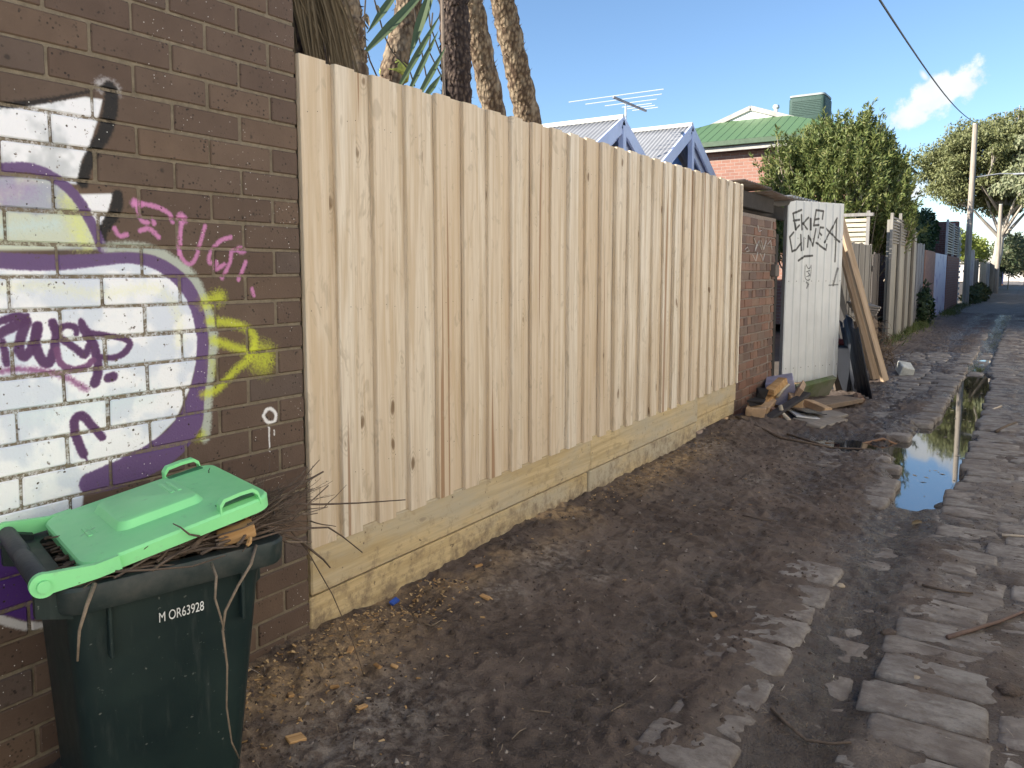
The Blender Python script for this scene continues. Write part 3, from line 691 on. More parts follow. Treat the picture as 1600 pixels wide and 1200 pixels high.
rusty = rusty.done(rusty.mix(rusty.map(n, .35, .65), (.20, .18, .165), (.13, .075, .045)), .6, rusty.bump(n, .2), .4, .3)
pale_iron = simple('pale_iron', (.42, .42, .40), .45, .15, 6, metal=.3)
lean = thing('lean_to_roof', 'rusty corrugated iron lean-to roof over the old brick wall end', 'roof', (-2.8, 7.9, 2.0))
o = solid(corr(-4.4, -2.13, 6.95, 7.85, lambda x, y: 2.20+.02*(x+2)+.00*(y), .076, .009, 'y').build('corrugated_sheet', rusty, lean, world=True, smooth=True), .002)
o = solid(corr(-4.4, -2.09, 7.70, 8.55, lambda x, y: 2.165+.03*(x+2)-.02*(y-7.7), .076, .009, 'y').build('corrugated_sheet', rusty, lean, world=True, smooth=True), .002)
o = solid(corr(-4.0, -2.08, 8.40, 9.7, lambda x, y: 2.17+.02*(x+2)+.02*(y-8.4), .13, .014, 'y').build('corrugated_sheet', pale_iron, lean, world=True, smooth=True), .002)
b = B(); b.bbox(-2.30, -2.215, 7.02, 8.22, 1.985, 2.13, .006, rough=.008); b.build('beam', simple('dark_beam', (.035, .03, .027), .9), lean, world=True)
b = B(); b.bbox(-2.36, -2.31, 7.02, 9.6, 1.96, 2.10, .006); b.build('beam', simple('dark_beam2', (.05, .043, .038), .9), lean, world=True)
# ------------------------------------------------------------------ white sheet-metal gate
GL = Vector((-2.13, 8.45, 0)); GRt = Vector((-1.735, 9.29, 0)); gd = (GRt-GL); GW = gd.length; ga_ = math.atan2(gd.y, gd.x)
gate = thing('sheet_metal_gate', 'white ribbed metal gate with black tag lettering standing ajar', 'gate', GL, ga_)
GG = Paint(0, GW, .1, 2.2, .0022)
def gpx(pts, wd, sc=6.667, ox=1220, oy=300):
    nrm = Vector((gd.y, -gd.x, 0)).normalized(); o = []
    for p in pts:
        d = pray(p[0]/sc+ox, p[1]/sc+oy); t_ = (GL-Vector((0, 0, H))).dot(nrm)/d.dot(nrm); P = Vector((0, 0, H))+d*t_
        o.append(((P-GL).dot(gd.normalized()), P.z, wd))
    return o
K = (.05, .05, .055)
for pts in ([(212, 188), (125, 225), (150, 392)], [(130, 300), (192, 290)], [(150, 392), (190, 348)], [(212, 240), (217, 392)], [(285, 268), (225, 330), (272, 388)], [(305, 280), (305, 392)], [(430, 282), (440, 202), (365, 190), (340, 350), (388, 345)], [(350, 290), (388, 280)],
            [(130, 422), (90, 470), (115, 620), (158, 600)], [(205, 448), (210, 608)], [(165, 590), (210, 530)], [(235, 480), (232, 602)], [(275, 572), (285, 458), (330, 560), (362, 385)], [(440, 372), (405, 370), (385, 475)], [(395, 420), (420, 450)], [(582, 275), (450, 525)], [(468, 383), (606, 522)], [(577, 290), (570, 500), (560, 725)],
            [(365, 530), (465, 606), (475, 548)], [(180, 716), (240, 672), (326, 664)]):
    for a_, b_ in zip(pts[:-1], pts[1:]): GG.stroke(gpx([a_, b_], .024), K, .003, .94)
for pts in ([(260, 758), (285, 800), (312, 765), (305, 880), (280, 920), (250, 890), (250, 770)], [(265, 832), (292, 820)], [(265, 882), (292, 868), (280, 840)]): GG.stroke(gpx(pts, .010), K, .003, .9)
for pts, wd in (([(585, 800), (560, 900), (545, 970)], .03), ([(500, 972), (595, 965)], .014), ([(265, 940), (280, 960), (270, 1000)], .02)): GG.stroke(gpx(pts, wd), K, .006, .75)
t = NT('white_gate'); gc, gal = GG.nodes(t, 'gate_paint', 0, 2, 'Object'); v = t.coord(); n = t.noise(v, 3, 7, .6); n2 = t.noise(t.coord((1, 1, .12)), 16, 5)
col = t.mix(t.map(n, .35, .7), (.64, .65, .63), (.55, .56, .55)); col = t.mix(t.map(n2, .55, .72, 0, .4), col, (.36, .36, .34)); col = t.mix(gal, col, gc)
gm = t.done(col, .42, None, .4)
prof = []; x = 0
while x < GW-.001:
    for dx, dz in ((0, 0), (.012, .008), (.022, .008), (.034, 0)):
        if x+dx < GW: prof.append((x+dx, dz))
    x += .122
prof.append((GW, 0))
def gate_sheet(z0f, z1f, yoff):
    V = []; n = len(prof)
    for q in (0, .5, 1):
        for (x, d) in prof: V.append((x, -d-yoff, z0f(x)+(z1f(x)-z0f(x))*q))
    return B().add(V, [(r*n+i, r*n+i+1, (r+1)*n+i+1, (r+1)*n+i) for r in range(2) for i in range(n-1)])
o = solid(gate_sheet(lambda x: .19, lambda x: 1.32, 0).build('sheet', gm, gate), .0012)
o = solid(gate_sheet(lambda x: 1.27, lambda x: 2.135 - (.06*max(0, 1-x/.05)), .003).build('sheet', gm, gate), .0012)
b = B(); b.bbox(0, .05, .004, .045, .2, 2.08, .004); b.bbox(GW-.05, GW, .004, .045, .2, 2.08, .004)
for z in (.35, 1.28, 1.95): b.bbox(.05, GW-.05, .004, .04, z-.035, z+.035, .004)
b.build('frame', M['greywood'], gate)
sc_m = simple('screw', (.12, .11, .1), .5)
for z in (1.285, 1.74, .35):
    sc_ = B(); x = .05
    while x < GW: sc_.add(*(lambda c: ([c+Vector((.006*math.cos(a), -.004 if 1 else 0, .006*math.sin(a))) for a in [k*math.pi/4 for k in range(8)]], [tuple(range(8))]))(Vector((x, -.004, z)))); x += .122
    sc_.build('screw_row', sc_m, gate, kind='stuff')
# ------------------------------------------------------------------ timber and scrap leaning past the gate
def plank(name, a, bpt, wd, th, mat, label, cat, face=(1, -.6, 0), group=None):
    """board from a (foot) to b (head), wide side facing `face`"""
    a = Vector(a); bpt = Vector(bpt); z = (bpt-a); L = z.length; z.normalize(); f = Vector(face); f = (f-z*f.dot(z)).normalized(); y = z.cross(f)
    b = B(); b.bbox(-th/2, th/2, -wd/2, wd/2, 0, L, .003, rough=.0015, seed=int(L*1000))
    o = b.build(name, mat); o.matrix_world = Matrix((( f.x, y.x, z.x, a.x), (f.y, y.y, z.y, a.y), (f.z, y.z, z.z, a.z), (0, 0, 0, 1)))
    return tagp(o, label, cat, group)
plank('leaning_board', (-1.43, 10.75, .0), (-2.02, 10.55, 2.10), .10, .045, M['tan_board'], 'tall new tan timber board leaning nearest the lane', 'board', group='timber leaning past the gate')
plank('leaning_board', (-1.55, 10.86, .0), (-2.08, 10.62, 2.06), .14, .045, M['tan_board'], 'tan timber board leaning just behind the nearest tall one', 'board', group='timber leaning past the gate')
plank('leaning_board', (-1.95, 10.3, .0), (-2.22, 10.2, 1.55), .16, .05, simple('brown_board', (.36, .22, .11), .8), 'short orange brown board standing behind white gate edge', 'board', group='timber leaning past the gate')
plank('leaning_board', (-1.62, 10.0, .02), (-2.05, 10.45, 1.42), .15, .03, simple('dark_board', (.055, .05, .045), .8), 'black stained board leaning under the tan timbers', 'board', group='timber leaning past the gate')
plank('leaning_board', (-1.58, 9.75, .1), (-1.98, 10.0, 1.02), .26, .03, M['greywood'], 'weathered grey brown board tilted in the scrap heap', 'board', group='timber leaning past the gate')
plank('leaning_board', (-1.75, 9.5, .02), (-1.95, 9.62, .80), .12, .03, simple('umber_board', (.10, .075, .055), .85), 'dark brown board upright beside gate bottom corner', 'board', group='timber leaning past the gate')
plank('leaning_board', (-1.60, 9.62, .0), (-1.92, 9.9, .95), .05, .03, M['greywood'], 'thin grey stick of timber slanting through the scrap', 'board', group='timber leaning past the gate')
blackp = simple('black_plastic', (.016, .018, .024), .45, .2, 9)
bs = thing('corrugated_plastic_sheet', 'black corrugated plastic sheet propped against leaning timber', 'plastic sheet', (-1.36, 9.35, 0))
A0, B0, U = Vector((-1.62, 9.62, .02)), Vector((-1.32, 9.05, .02)), Vector((-.20, .12, .80))
V = []; m = 44
for i in range(m+1):
    q = i/m; nrm = Vector((.85, .4, .2)).normalized()*.022*math.sin(q*2*math.pi*5)
    for r in range(4): V.append(A0+(B0-A0)*q+U*(r/3)*(1-.10*math.sin(q*9))+nrm)
o = solid(B().add(V, [(i*4+r, (i+1)*4+r, (i+1)*4+r+1, i*4+r+1) for i in range(m) for r in range(3)]).build('sheet', blackp, bs, world=True, smooth=True), .004)
b = B(); b.bbox(-1.98, -1.62, 9.55, 10.1, 0, .52, .03, rough=.03, seed=4); tagp(b.build('plastic_tub', blackp, world=True), 'black plastic tub in shadow behind the gate bottom', 'tub')
b = B(); b.bbox(-2.0, -1.7, 9.65, 9.95, .525, .60, .02, rough=.02, seed=5); tagp(b.build('folded_cloth', simple('maroon_cloth', (.10, .02, .025), .9), world=True), 'dark maroon folded cloth on the black tub', 'cloth')
for k in range(4):
    b = B(); b.bbox(-.17, .17, -.30, .30, 0, .028, .003, rough=.004, seed=60+k); o = b.build('weathered_plank', M['greywood_y'])
    o.location = (-2.02, 12.6, .78+k*.032); o.rotation_euler = (.05, .10, .2+k*.07)
    tagp(o, ['lowest', 'second lowest', 'second highest', 'topmost'][k]+' of four short weathered planks stacked above the brush heap', 'plank', 'short planks stacked on the brush')
# brush heap (dry twigs)
brush = simple('dry_twigs', (.15, .105, .07), .9, .3); rs = random.Random(21)
b = B()
for k in range(520):
    c = Vector((-1.95+rs.gauss(0, .16), 12.4+rs.gauss(0, .55), 0)); h = rs.uniform(0, .75)*max(0, 1-abs(c.x+1.98)/.6); c.z = h
    d = Vector((rs.uniform(-.4, .7), rs.uniform(-1, 1), rs.uniform(-.5, .6))).normalized()*rs.uniform(.12, .35)
    b.tube([c-d*.5, c+Vector((rs.uniform(-.03, .03), rs.uniform(-.03, .03), .02)), c+d*.5], rs.uniform(.002, .006), 3, False)
b.bbox(-2.16, -1.80, 11.9, 12.95, -.02, .74, .15, rough=.05, seed=8)
tagp(b.build('brush_heap', brush, world=True, kind='stuff'), 'heap of dry brown twigs against the grey fence', 'brush heap')
b = B(); b.bbox(-.09, .09, -.11, .11, 0, .14, .012, rough=.008, seed=9); o = b.build('white_block', simple('chalky_block', (.55, .55, .50), .85)); o.location = (-1.34, 11.7, .0); o.rotation_euler = (.3, .2, .5)
tagp(o, 'pale broken block lying on the wet cobbles beside the timber', 'block')
# ------------------------------------------------------------------ rubble at the foot of the pier
def chunk(name, x, y, z, dims, rot, mat, label, cat='rubble', b_=.006, rough=.006, group='rubble at the brick wall end'):
    b = B(); dx, dy, dz = dims; b.bbox(-dx/2, dx/2, -dy/2, dy/2, 0, dz, b_, rough=rough, seed=int(abs(x*y)*1000)); o = b.build(name, mat)
    o.location = (x, y, z); o.rotation_euler = rot; return tagp(o, label, cat, group)
tanb = simple('cut_block', (.44, .30, .18), .85, .25, 10); greyp = M['greywood_y']; card = simple('cardboard', (.38, .27, .18), .85); mauve = simple('mauve_plastic', (.38, .36, .46), .6); creamp = simple('cream_pipe', (.50, .44, .34), .6); charm = simple('char', (.022, .02, .02), .9)
chunk('timber_block', -2.06, 7.62, .10, (.10, .42, .10), (.25, .15, .05), M['chip'], 'long yellowish timber block on top of rubble against bricks', 'timber block')
chunk('timber_block', -2.05, 7.45, .03, (.14, .36, .13), (.1, .25, .1), tanb, 'tan timber block under the long one against bricks', 'timber block')
chunk('timber_block', -2.03, 7.10, .02, (.16, .22, .15), (.1, .1, .3), tanb, 'broken tan block with charred underside nearest the new fence', 'timber block', rough=.02)
chunk('charred_lump', -2.02, 7.16, .165, (.12, .20, .05), (.2, .1, .2), charm, 'black charred lump on broken tan block', 'lump', rough=.03)
chunk('charred_lump', -2.02, 7.28, .21, (.09, .09, .09), (.2, .1, .5), charm, 'small black charred knob above the charred lump', 'lump', rough=.02)
chunk('plastic_crate', -2.0, 8.02, .06, (.26, .34, .26), (.12, -.2, .25), mauve, 'mauve grey plastic crate leaning against the white gate', 'crate', rough=.015)
chunk('cardboard_flap', -1.90, 7.86, .05, (.03, .26, .26), (.1, .5, .25), card, 'bent tan cardboard flap in front of mauve crate', 'cardboard', .004, .02)
chunk('cardboard_flap', -1.80, 8.02, .02, (.22, .20, .02), (.2, .25, .6), card, 'flat torn cardboard piece right of the timber cube', 'cardboard', .004, .02)
chunk('timber_cube', -1.84, 7.80, .04, (.13, .14, .15), (.15, .1, .35), tanb, 'orange tan cut timber cube in middle of rubble', 'timber block')
b = B(); b.tube([(-1.98, 7.70, .16), (-1.94, 7.76, .24), (-1.90, 7.90, .29), (-1.885, 7.94, .26)], .016, 8); tagp(b.build('bent_pipe', creamp, world=True, smooth=True), 'bent cream plastic pipe arching over rubble', 'pipe', 'rubble at the brick wall end')
b = B(); b.tube([(-1.86, 7.36, .14), (-1.84, 7.38, .06), (-1.76, 7.30, .02)], .02, 8); tagp(b.build('bent_pipe', creamp, world=True, smooth=True), 'short cream branch stub lying in front of rubble', 'branch', 'rubble at the brick wall end')
plank('rubble_board', (-1.98, 6.98, -.01), (-1.74, 7.86, .20), .09, .03, simple('soot_board', (.045, .042, .045), .8), 'long dark board lying slanted across the rubble', 'board', (0, -.2, 1), 'rubble at the brick wall end')
chunk('loose_brick', -2.08, 7.92, .0, (.11, .23, .075), (.1, .05, .5), M['brick_old'], 'loose red brick lying against foot of the old wall', 'brick')
chunk('loose_brick', -1.93, 7.42, .01, (.11, .22, .075), (.3, .2, 1.2), M['brick_old'], 'tilted loose brick in front of tan timber blocks', 'brick')
chunk('timber_block', -1.98, 7.68, .24, (.09, .30, .07), (.3, .1, -.15), M['chip'], 'small pale timber offcut balanced highest on the rubble', 'timber block')
chunk('timber_block', -1.66, 7.98, .02, (.10, .30, .07), (.1, .1, .9), tanb, 'tan timber stub lying crosswise near grey planks', 'timber block')
for k in range(3):
    chunk('slate_sheet', -1.73+k*.03, 7.50+k*.06, .012+k*.026, (.22, .30, .012), (.1-.05*k, .12, .3+.25*k), simple('slate_%d' % k, (.05, .05, .055) if k % 2 == 0 else (.55, .55, .55), .3), ['lowest dark glossy sheet in front of rubble', 'white edged sheet between two dark ones', 'uppermost dark sheet in front of rubble'][k], 'sheet', .002, .003)
chunk('grey_plank', -1.55, 7.62, .0, (.20, .60, .035), (.02, .10, -.35), greyp, 'flat grey weathered plank end lying on mud before rubble', 'plank')
chunk('grey_plank', -1.45, 7.42, -.005, (.14, .50, .03), (.02, .10, -.30), greyp, 'second flat grey plank nearer the puddle', 'plank')
chunk('grey_plank', -1.62, 8.35, .02, (.30, .66, .05), (.05, -.05, -.5), simple('brown_plank', (.20, .15, .11), .9), 'wide brown plank lying below the gate corner', 'plank')
chunk('log', -1.42, 8.75, .0, (.11, .20, .10), (.1, .2, .3), simple('log_brown', (.16, .10, .07), .9), 'short brown log by the black plastic sheet', 'log', .03, .01)
t = NT('mossy_sheet'); v = t.coord(); n = t.noise(v, 5, 5); chunk('mossy_panel', -1.92, 8.75, .0, (.06, .62, .24), (.1, .45, -.42), t.done(t.mix(t.map(n, .4, .6), (.10, .13, .055), (.19, .185, .14)), .85), 'mossy green panel lying under the gate', 'panel', .006, .01)
# ------------------------------------------------------------------ fences, walls up the left side
def palings(name, label, cat, y0, y1, h, x, mat, bw=.12, gap=.01, hv=.04, th=.02, group=None, face=None, indiv=False):
    c = (y0+y1)/2; T = thing(name, label, cat, (x-.03, c, 0), group=group); rs = random.Random(int(y0*100)); y = y0; jb = B()
    while y < y1-.02:
        w_ = min(bw*rs.uniform(.85, 1.15), y1-y); xo = rs.uniform(-.012, .012); hh = h+rs.uniform(-hv, hv)
        if indiv: B().bbox(x+xo-th, x+xo, y, y+w_, -.1, hh, .003).build('paling', mat, T, world=True)
        else: jb.bbox(x+xo-th, x+xo, y, y+w_, -.1, hh, .003)
        y += w_+gap
    if not indiv: jb.build('palings', mat, T, world=True, kind='stuff')
    r = B(); r.bbox(x-th-.07, x-th-.025, y0, y1, h*.8-.04, h*.8+.04, .004); r.build('rail', mat, T, world=True)
    return T
def gwood(name, c): return wood(name, tuple(x*1.2 for x in c), tuple(x*.75 for x in c), 2, False, tint=.35)
gw = [gwood('old_paling_a', (.23, .215, .19)), gwood('old_paling_b', (.12, .11, .105)), gwood('old_paling_c', (.32, .29, .24)), gwood('old_paling_d', (.22, .22, .23))]
palings('old_fence', 'grey weathered paling fence behind the scrap heap', 'fence', 9.9, 15.4, 1.86, -2.36, gw[0], .115, .006, .02, indiv=True)
palings('old_fence', 'short dark section of paling fence before the tall boards', 'fence', 15.45, 16.2, 1.72, -2.34, gw[1], .13, .004, .03)
# slatted timber screen above the fence, facing the sun
T = thing('slat_screen', 'cream horizontal slat screen above grey fence, catching sun', 'screen', (-3.0, 15.7, 0))
for k in range(6):
    z = 1.86+k*.088; b = B(); b.bbox(-3.75, -2.50, 15.66, 15.69, z, z+.066, .003, rough=.003, seed=k); b.build('slat', simple('cream_slat_%d' % k, (.48, .43, .34), .8, .2, 6, stretch=(.3, 1, 1)), T, world=True)
b = B(); b.bbox(-3.32, -3.26, 15.62, 15.655, 0, 2.42, .003); b.bbox(-2.52, -2.46, 15.62, 15.655, 0, 2.5, .003); b.build('posts', M['greywood'], T, world=True)
b = B(); b.bbox(-3.9, -2.4, 15.60, 15.70, 2.40, 2.46, .004); b.build('top_rail', M['greywood'], T, world=True)
# tall cement-sheet boards
fibro = NT('fibro_sheet'); v = fibro.coord((1, 1, .35), rnd=1); n = fibro.noise(v, 2.2, 7, .65)
fibro = fibro.done(fibro.mix(fibro.map(n, .38, .66), (.30, .28, .235), (.185, .18, .165)), .8, fibro.bump(n, .1), .3)
T = thing('tall_board_fence', 'tall grey cement sheet fence with slatted top', 'fence', (-2.25, 18.2, 0))
ys_ = [16.2, 17.35, 18.5, 19.6, 20.5]; hs = [2.36, 2.42, 2.46, 2.30]
for k in range(4):
    b = B(); b.bbox(-2.25+.01*(k % 2), -2.20+.01*(k % 2), ys_[k]+.02, ys_[k+1]-.02, -.1, hs[k], .004); b.build('sheet', fibro, T, world=True)
    b = B(); b.bbox(-2.19, -2.14, ys_[k]-.05, ys_[k]+.04, -.1, hs[k]+.12, .004); b.build('post', gw[0], T, world=True)
for k in range(9):
    z = 1.93+k*.058; b = B(); b.bbox(-2.19, -2.165, 16.3, 18.9, z, z+.030, .002); b.build('slat', M['greywood'], T, world=True)
palings('old_fence', 'grey board fence with a dark gap before the rust coloured pillar', 'fence', 20.6, 23.2, 2.08, -2.28, gw[3], .42, .05, .05)
b = B(); b.bbox(-2.55, -2.27, 23.3, 25.9, -.1, 1.96, .01); tagp(b.build('rendered_pillar', simple('rust_render', (.30, .17, .125), .85), world=True), 'rust pink rendered wall panel under the ivy', 'wall')
t = NT('lavender_door'); v = t.coord(); n = t.noise(v, 2.5, 6, .6); b = B(); b.bbox(-2.45, -2.26, 26.0, 29.7, -.1, 1.93, .006)
tagp(b.build('painted_panel', t.done(t.mix(t.map(n, .55, .62, 0, .8), (.50, .48, .56), (.25, .20, .38)), .6), world=True), 'pale lavender painted panel with scribbles next to brick wall', 'panel')
T = thing('far_brick_wall', 'red brick wall section with dark slat screen on top', 'wall', (-2.4, 33, 0))
t = NT('far_brick'); v = t.coord(rot=(0, R(90), R(90)), kind='World')
def brick_tex(name, c1, c2, mo, axes='yz', scale=1.0):
    t = NT(name); v = t.coord(kind='World'); sp = t.n('ShaderNodeSeparateXYZ'); t.put(sp.inputs[0], v); cb = t.n('ShaderNodeCombineXYZ')
    t.put(cb.inputs[0], sp.outputs['xyz'.index(axes[0])]); t.put(cb.inputs[1], sp.outputs[2])
    bt = t.n('ShaderNodeTexBrick'); t.put(bt.inputs['Vector'], cb.outputs[0]); bt.inputs['Scale'].default_value = 1
    bt.inputs['Brick Width'].default_value = .24; bt.inputs['Row Height'].default_value = .086; bt.inputs['Mortar Size'].default_value = .006; bt.inputs['Bias'].default_value = 0
    bt.inputs['Color1'].default_value = (*c1, 1); bt.inputs['Color2'].default_value = (*c2, 1); bt.inputs['Mortar'].default_value = (*mo, 1)
    n = t.noise(v, 9, 5); col = t.mix(t.map(n, .3, .7, 0, .35), bt.outputs['Color'], tuple(x*.6 for x in c1))
    return t.done(col, .85, t.bump(t.math('SUBTRACT', 1, bt.outputs['Fac']), .5, .006), .2)
fb = brick_tex('far_red_brick', (.27, .115, .08), (.20, .085, .065), (.22, .19, .17))
b = B(); b.box(-2.6, -2.25, 29.85, 35.2, -.1, 1.92); b.build('wall', fb, T, world=True)
dk = simple('screen_slate', (.06, .07, .08), .5)
for k in range(13):
    z = 2.0+k*.085; b = B(); b.bbox(-2.32, -2.29, 29.9, 35.2, z, z+.05, .003); b.build('slat', dk, T, world=True)
b = B()
for y in (29.88, 32.5, 35.15): b.box(-2.34, -2.27, y, y+.06, 1.92, 3.12)
b.build('slat_posts', simple('pale_post', (.5, .5, .52), .6), T, world=True)
b = B(); b.bbox(-3.4, -2.35, 35.3, 35.9, -.1, 3.35, .01); tagp(b.build('brick_chimney_wall', brick_tex('plum_brick', (.15, .07, .06), (.12, .06, .055), (.2, .17, .16), 'xz'), world=True), 'plum brick building edge behind the slat screen', 'wall')
b = B()
for k in range(28): b.bbox(-2.30, -2.24-.04*(k % 2), 35.9, 36.0, k*.11, k*.11+.10, .004)
tagp(b.build('white_quoin_strip', simple('white_quoin', (.6, .58, .56), .8), world=True, kind=None), 'white quoined wall corner just left of the wooden pole', 'wall')
T = palings('green_slat_screen', 'dark green slat screen smothered by ivy', 'screen', 21.2, 29.4, .2, -2.62, dk)
for k in range(11):
    z = 1.95+k*.09; b = B(); b.bbox(-2.64, -2.61, 21.2, 29.6, z, z+.045, .003); b.build('slat', simple('green_slat', (.08, .11, .09), .6) if k == 0 else bpy.data.materials['green_slat'], T, world=True)
b = B(); b.box(-2.72, -2.66, 21.1, 21.2, 0, 3.05); b.build('post', M['greywood'], T, world=True)
# far run of fences
spec = [(36.6, 39.5, 1.75, gw[2], 'cream paling fence just beyond the wooden pole', -2.1), (39.6, 43.5, 2.35, simple('mauve_shed', (.33, .31, .33), .8), 'mauve grey sheet wall beyond the cream palings', -2.15), (43.6, 48, 2.0, gw[1], 'dark paling fence after the mauve wall', -2.15), (48.1, 56, 2.05, gw[2], 'pale cream fence in the middle distance', -2.1),
        (56.2, 64, 1.95, gw[3], 'bluish grey fence farther down the lane', -2.1), (64.2, 74, 2.1, gw[0], 'greenish grey fence near the lane end', -2.1), (74.2, 92, 2.0, gw[1], 'darkest fence at the very end of lane', -2.05)]
for y0, y1, h, m_, lb, x in spec: palings('far_fence', lb, 'fence', y0, y1, h, x, m_, .2, .01, .08, group='fences down the lane')
b = B(); b.bbox(-2.6, -2.02, 92.3, 96, -.1, 2.3, .02); tagp(b.build('far_brick_pillar', simple('orange_brick', (.42, .17, .08), .85), world=True), 'orange brick pillar at the lane mouth', 'pillar')
b = B(); b.bbox(-1.98, -1.9, 88, 89.2, .2, 1.35, .02); tagp(b.build('lilac_notice', simple('lilac', (.5, .42, .7), .6), world=True), 'small lilac sign on the darkest far fence', 'sign')
b = B(); b.box(-14, 14, 131, 139, -.1, 3.2); b.box(-14.3, 14.3, 130.6, 131, 2.6, 3.3); tagp(b.build('far_building', simple('pale_building', (.55, .5, .46), .8), world=True), 'low pale building across the street at lane end', 'building')
# right-hand side of the lane (outside the picture)
b = B(); b.bbox(1.16, 1.46, -9, 22, -.2, 3.6, .01); tagp(b.build('bounce_wall', simple('bounce_cream', (.86, .81, .72), .85, .05, 2), world=True), 'added cream wall bouncing sunlight from right side of lane', 'wall')  # unseen cream wall, added to bounce sunlight into the shaded lane
palings('right_fence', 'brown paling fence beyond the cream wall, right side of lane', 'fence', 22.1, 60, 1.9, 1.3, gw[0], .3, .01, .04)
# ------------------------------------------------------------------ poles and cable
pw = wood('pole_wood', (.40, .35, .29), (.26, .22, .18), 2, False, tint=.05)
def pole(x, y, h, r, label, arm=None):
    T = thing('utility_pole', label, 'pole', (x, y, 0), group='wooden utility poles'); b = B(); b.tube([(0, 0, -.2), (0, 0, h*.5), (0, 0, h)], [r, r*.9, r*.75], 14); o = b.build('shaft', pw, T, smooth=True); shade_auto(o)
    c = B(); c.tube([(0, 0, h), (0, 0, h+.04)], [r*.8, r*.7], 14); c.build('cap', simple('pole_cap', (.4, .4, .38), .6) if 'pole_cap' not in bpy.data.materials else bpy.data.materials['pole_cap'], T)
    if arm: a = B(); a.tube([(0, 0, arm), (.9, .3, arm+.12), (1.5, .5, arm+.10)], .025, 6); a.bbox(1.35, 1.75, .4, .6, arm+.05, arm+.12, .02); a.build('lamp_arm', simple('galv', (.5, .5, .5), .4, metal=.5) if 'galv' not in bpy.data.materials else bpy.data.materials['galv'], T)
    return T
pole(-2.02, 36.2, 7.16, .125, 'tall weathered wooden pole rising above fences, lower half shaded', 5.1)
pole(-1.6, 58, 5.55, .14, 'shorter bare wooden pole farther down the lane')
ca = B(); a = Vector((-2.05, 36.2, 7.25)); e = on_y(1400, 0, 10.0); e = Vector((e.x, e.y, e.z)); pts = [a+(e-a)*(k/20)*1.35-Vector((0, 0, .35*math.sin(min(1, k/20)*math.pi))) for k in range(21)]
ca.tube(pts, .012, 6); tagp(ca.build('overhead_cable', simple('cable_black', (.03, .03, .035), .6), world=True), 'twisted black overhead cable running up from the tall pole', 'cable')
# ------------------------------------------------------------------ houses behind the fence
galvr = simple('grey_iron_roof', (.34, .34, .345), .5, .12, 3, metal=.2); bluep = simple('lavender_blue_paint', (.52, .58, .78), .55, .08, 5); deepb = simple('bright_blue_paint', (.13, .30, .75), .6, .1, 5); ridgem = simple('ridge_cap', (.62, .61, .58), .5, .1)
def gable(label, X, ya, za, hw, sl, back, post_off):
    T = thing('gabled_house', label, 'house', (X-2, ya, 0))
    for s in (-1, 1):
        o = solid(corr(X-back, X, ya, ya+s*hw, lambda x, y: za-sl*abs(y-ya), .09, .010, 'x', 8).build('roof_sheet', galvr, T, world=True, smooth=True), .002)
        L = math.hypot(hw, hw*sl); M_ = Matrix.Translation((X, ya, za)) @ Matrix.Rotation(-s*math.atan(sl), 4, 'X')
        b = B(); b.bbox(.005, .05, 0 if s > 0 else -L, L if s > 0 else 0, -.20, .03, .004, M_); b.build('barge_board', bluep, T, world=True)
        b = B(); b.bbox(-.10, -.06, .1 if s > 0 else -L, L if s > 0 else -.1, -.30, -.06, .004, M_); b.build('rafter', bluep, T, world=True)
    b = B(); b.tube([(X-back, ya, za+.025), (X+.04, ya, za+.025)], .05, 8); b.build('ridge_cap', ridgem, T, world=True)
    b = B(); b.bbox(X-.03, X+.07, ya-.06, ya+.06, 0, za-.12, .005); b.build('king_post', bluep, T, world=True)
    b = B(); b.add([(X-.55, ya-hw*.93, 0), (X-.55, ya+hw*.93, 0), (X-.55, ya+hw*.93, za-sl*hw), (X-.55, ya, za-.08), (X-.55, ya-hw*.93, za-sl*hw)], [(0, 1, 2, 3, 4)])
    b.box(X-back, X-.6, ya-hw*.85, ya+hw*.85, 0, za-sl*hw-.05); b.build('wall', deepb, T, world=True)
    return T
gable('nearer blue trimmed gable with grey corrugated roof behind the fence', -6.0, 12.5, 4.02, 1.75, .57, 6.5, 0)
gable('farther blue trimmed gable with grey corrugated roof next to brick house', -6.0, 15.8, 4.40, 1.75, .60, 6.5, 0)
# green roofed brick house
T = thing('green_roof_house', 'red brick house with green metal roof behind the bush', 'house', (-6.8, 26, 0))
hb = brick_tex('house_brick', (.36, .19, .14), (.29, .145, .11), (.36, .30, .26), 'xz')
b = B(); b.box(-9.9, -3.7, 21.0, 31, 0, 4.80); b.build('wall', hb, T, world=True)
gi = NT('green_iron'); v = gi.coord(); n = gi.noise(v, 2, 4); gi = gi.done(gi.mix(n, (.085, .155, .070), (.105, .18, .082)), .5, None, .4)
cx = -6.8; zr = 6.03; zs = .35; e0, e1 = -10.2, -3.4; ze = zr-zs*(e1-cx); yf = 20.7; yg = 22.6; ygz = 5.70
b = B()
gwd = (zr-ygz)/zs
b.add([(e0, yf, ze), (e1, yf, ze), (cx+gwd, yg, ygz), (cx-gwd, yg, ygz)], [(0, 1, 2, 3)])
for s in (-1, 1):
    ex = cx+s*(e1-cx); q = [(ex, yf, ze), (ex, 31.3, ze), (cx, 31.3, zr), (cx, yg-.06, zr), (cx+s*gwd, yg-.02, ygz-.0)]
    b.add(q, [(0, 1, 2, 3, 4) if s > 0 else (4, 3, 2, 1, 0)])
o = solid(b.build('roof', gi, T, world=True), .03)
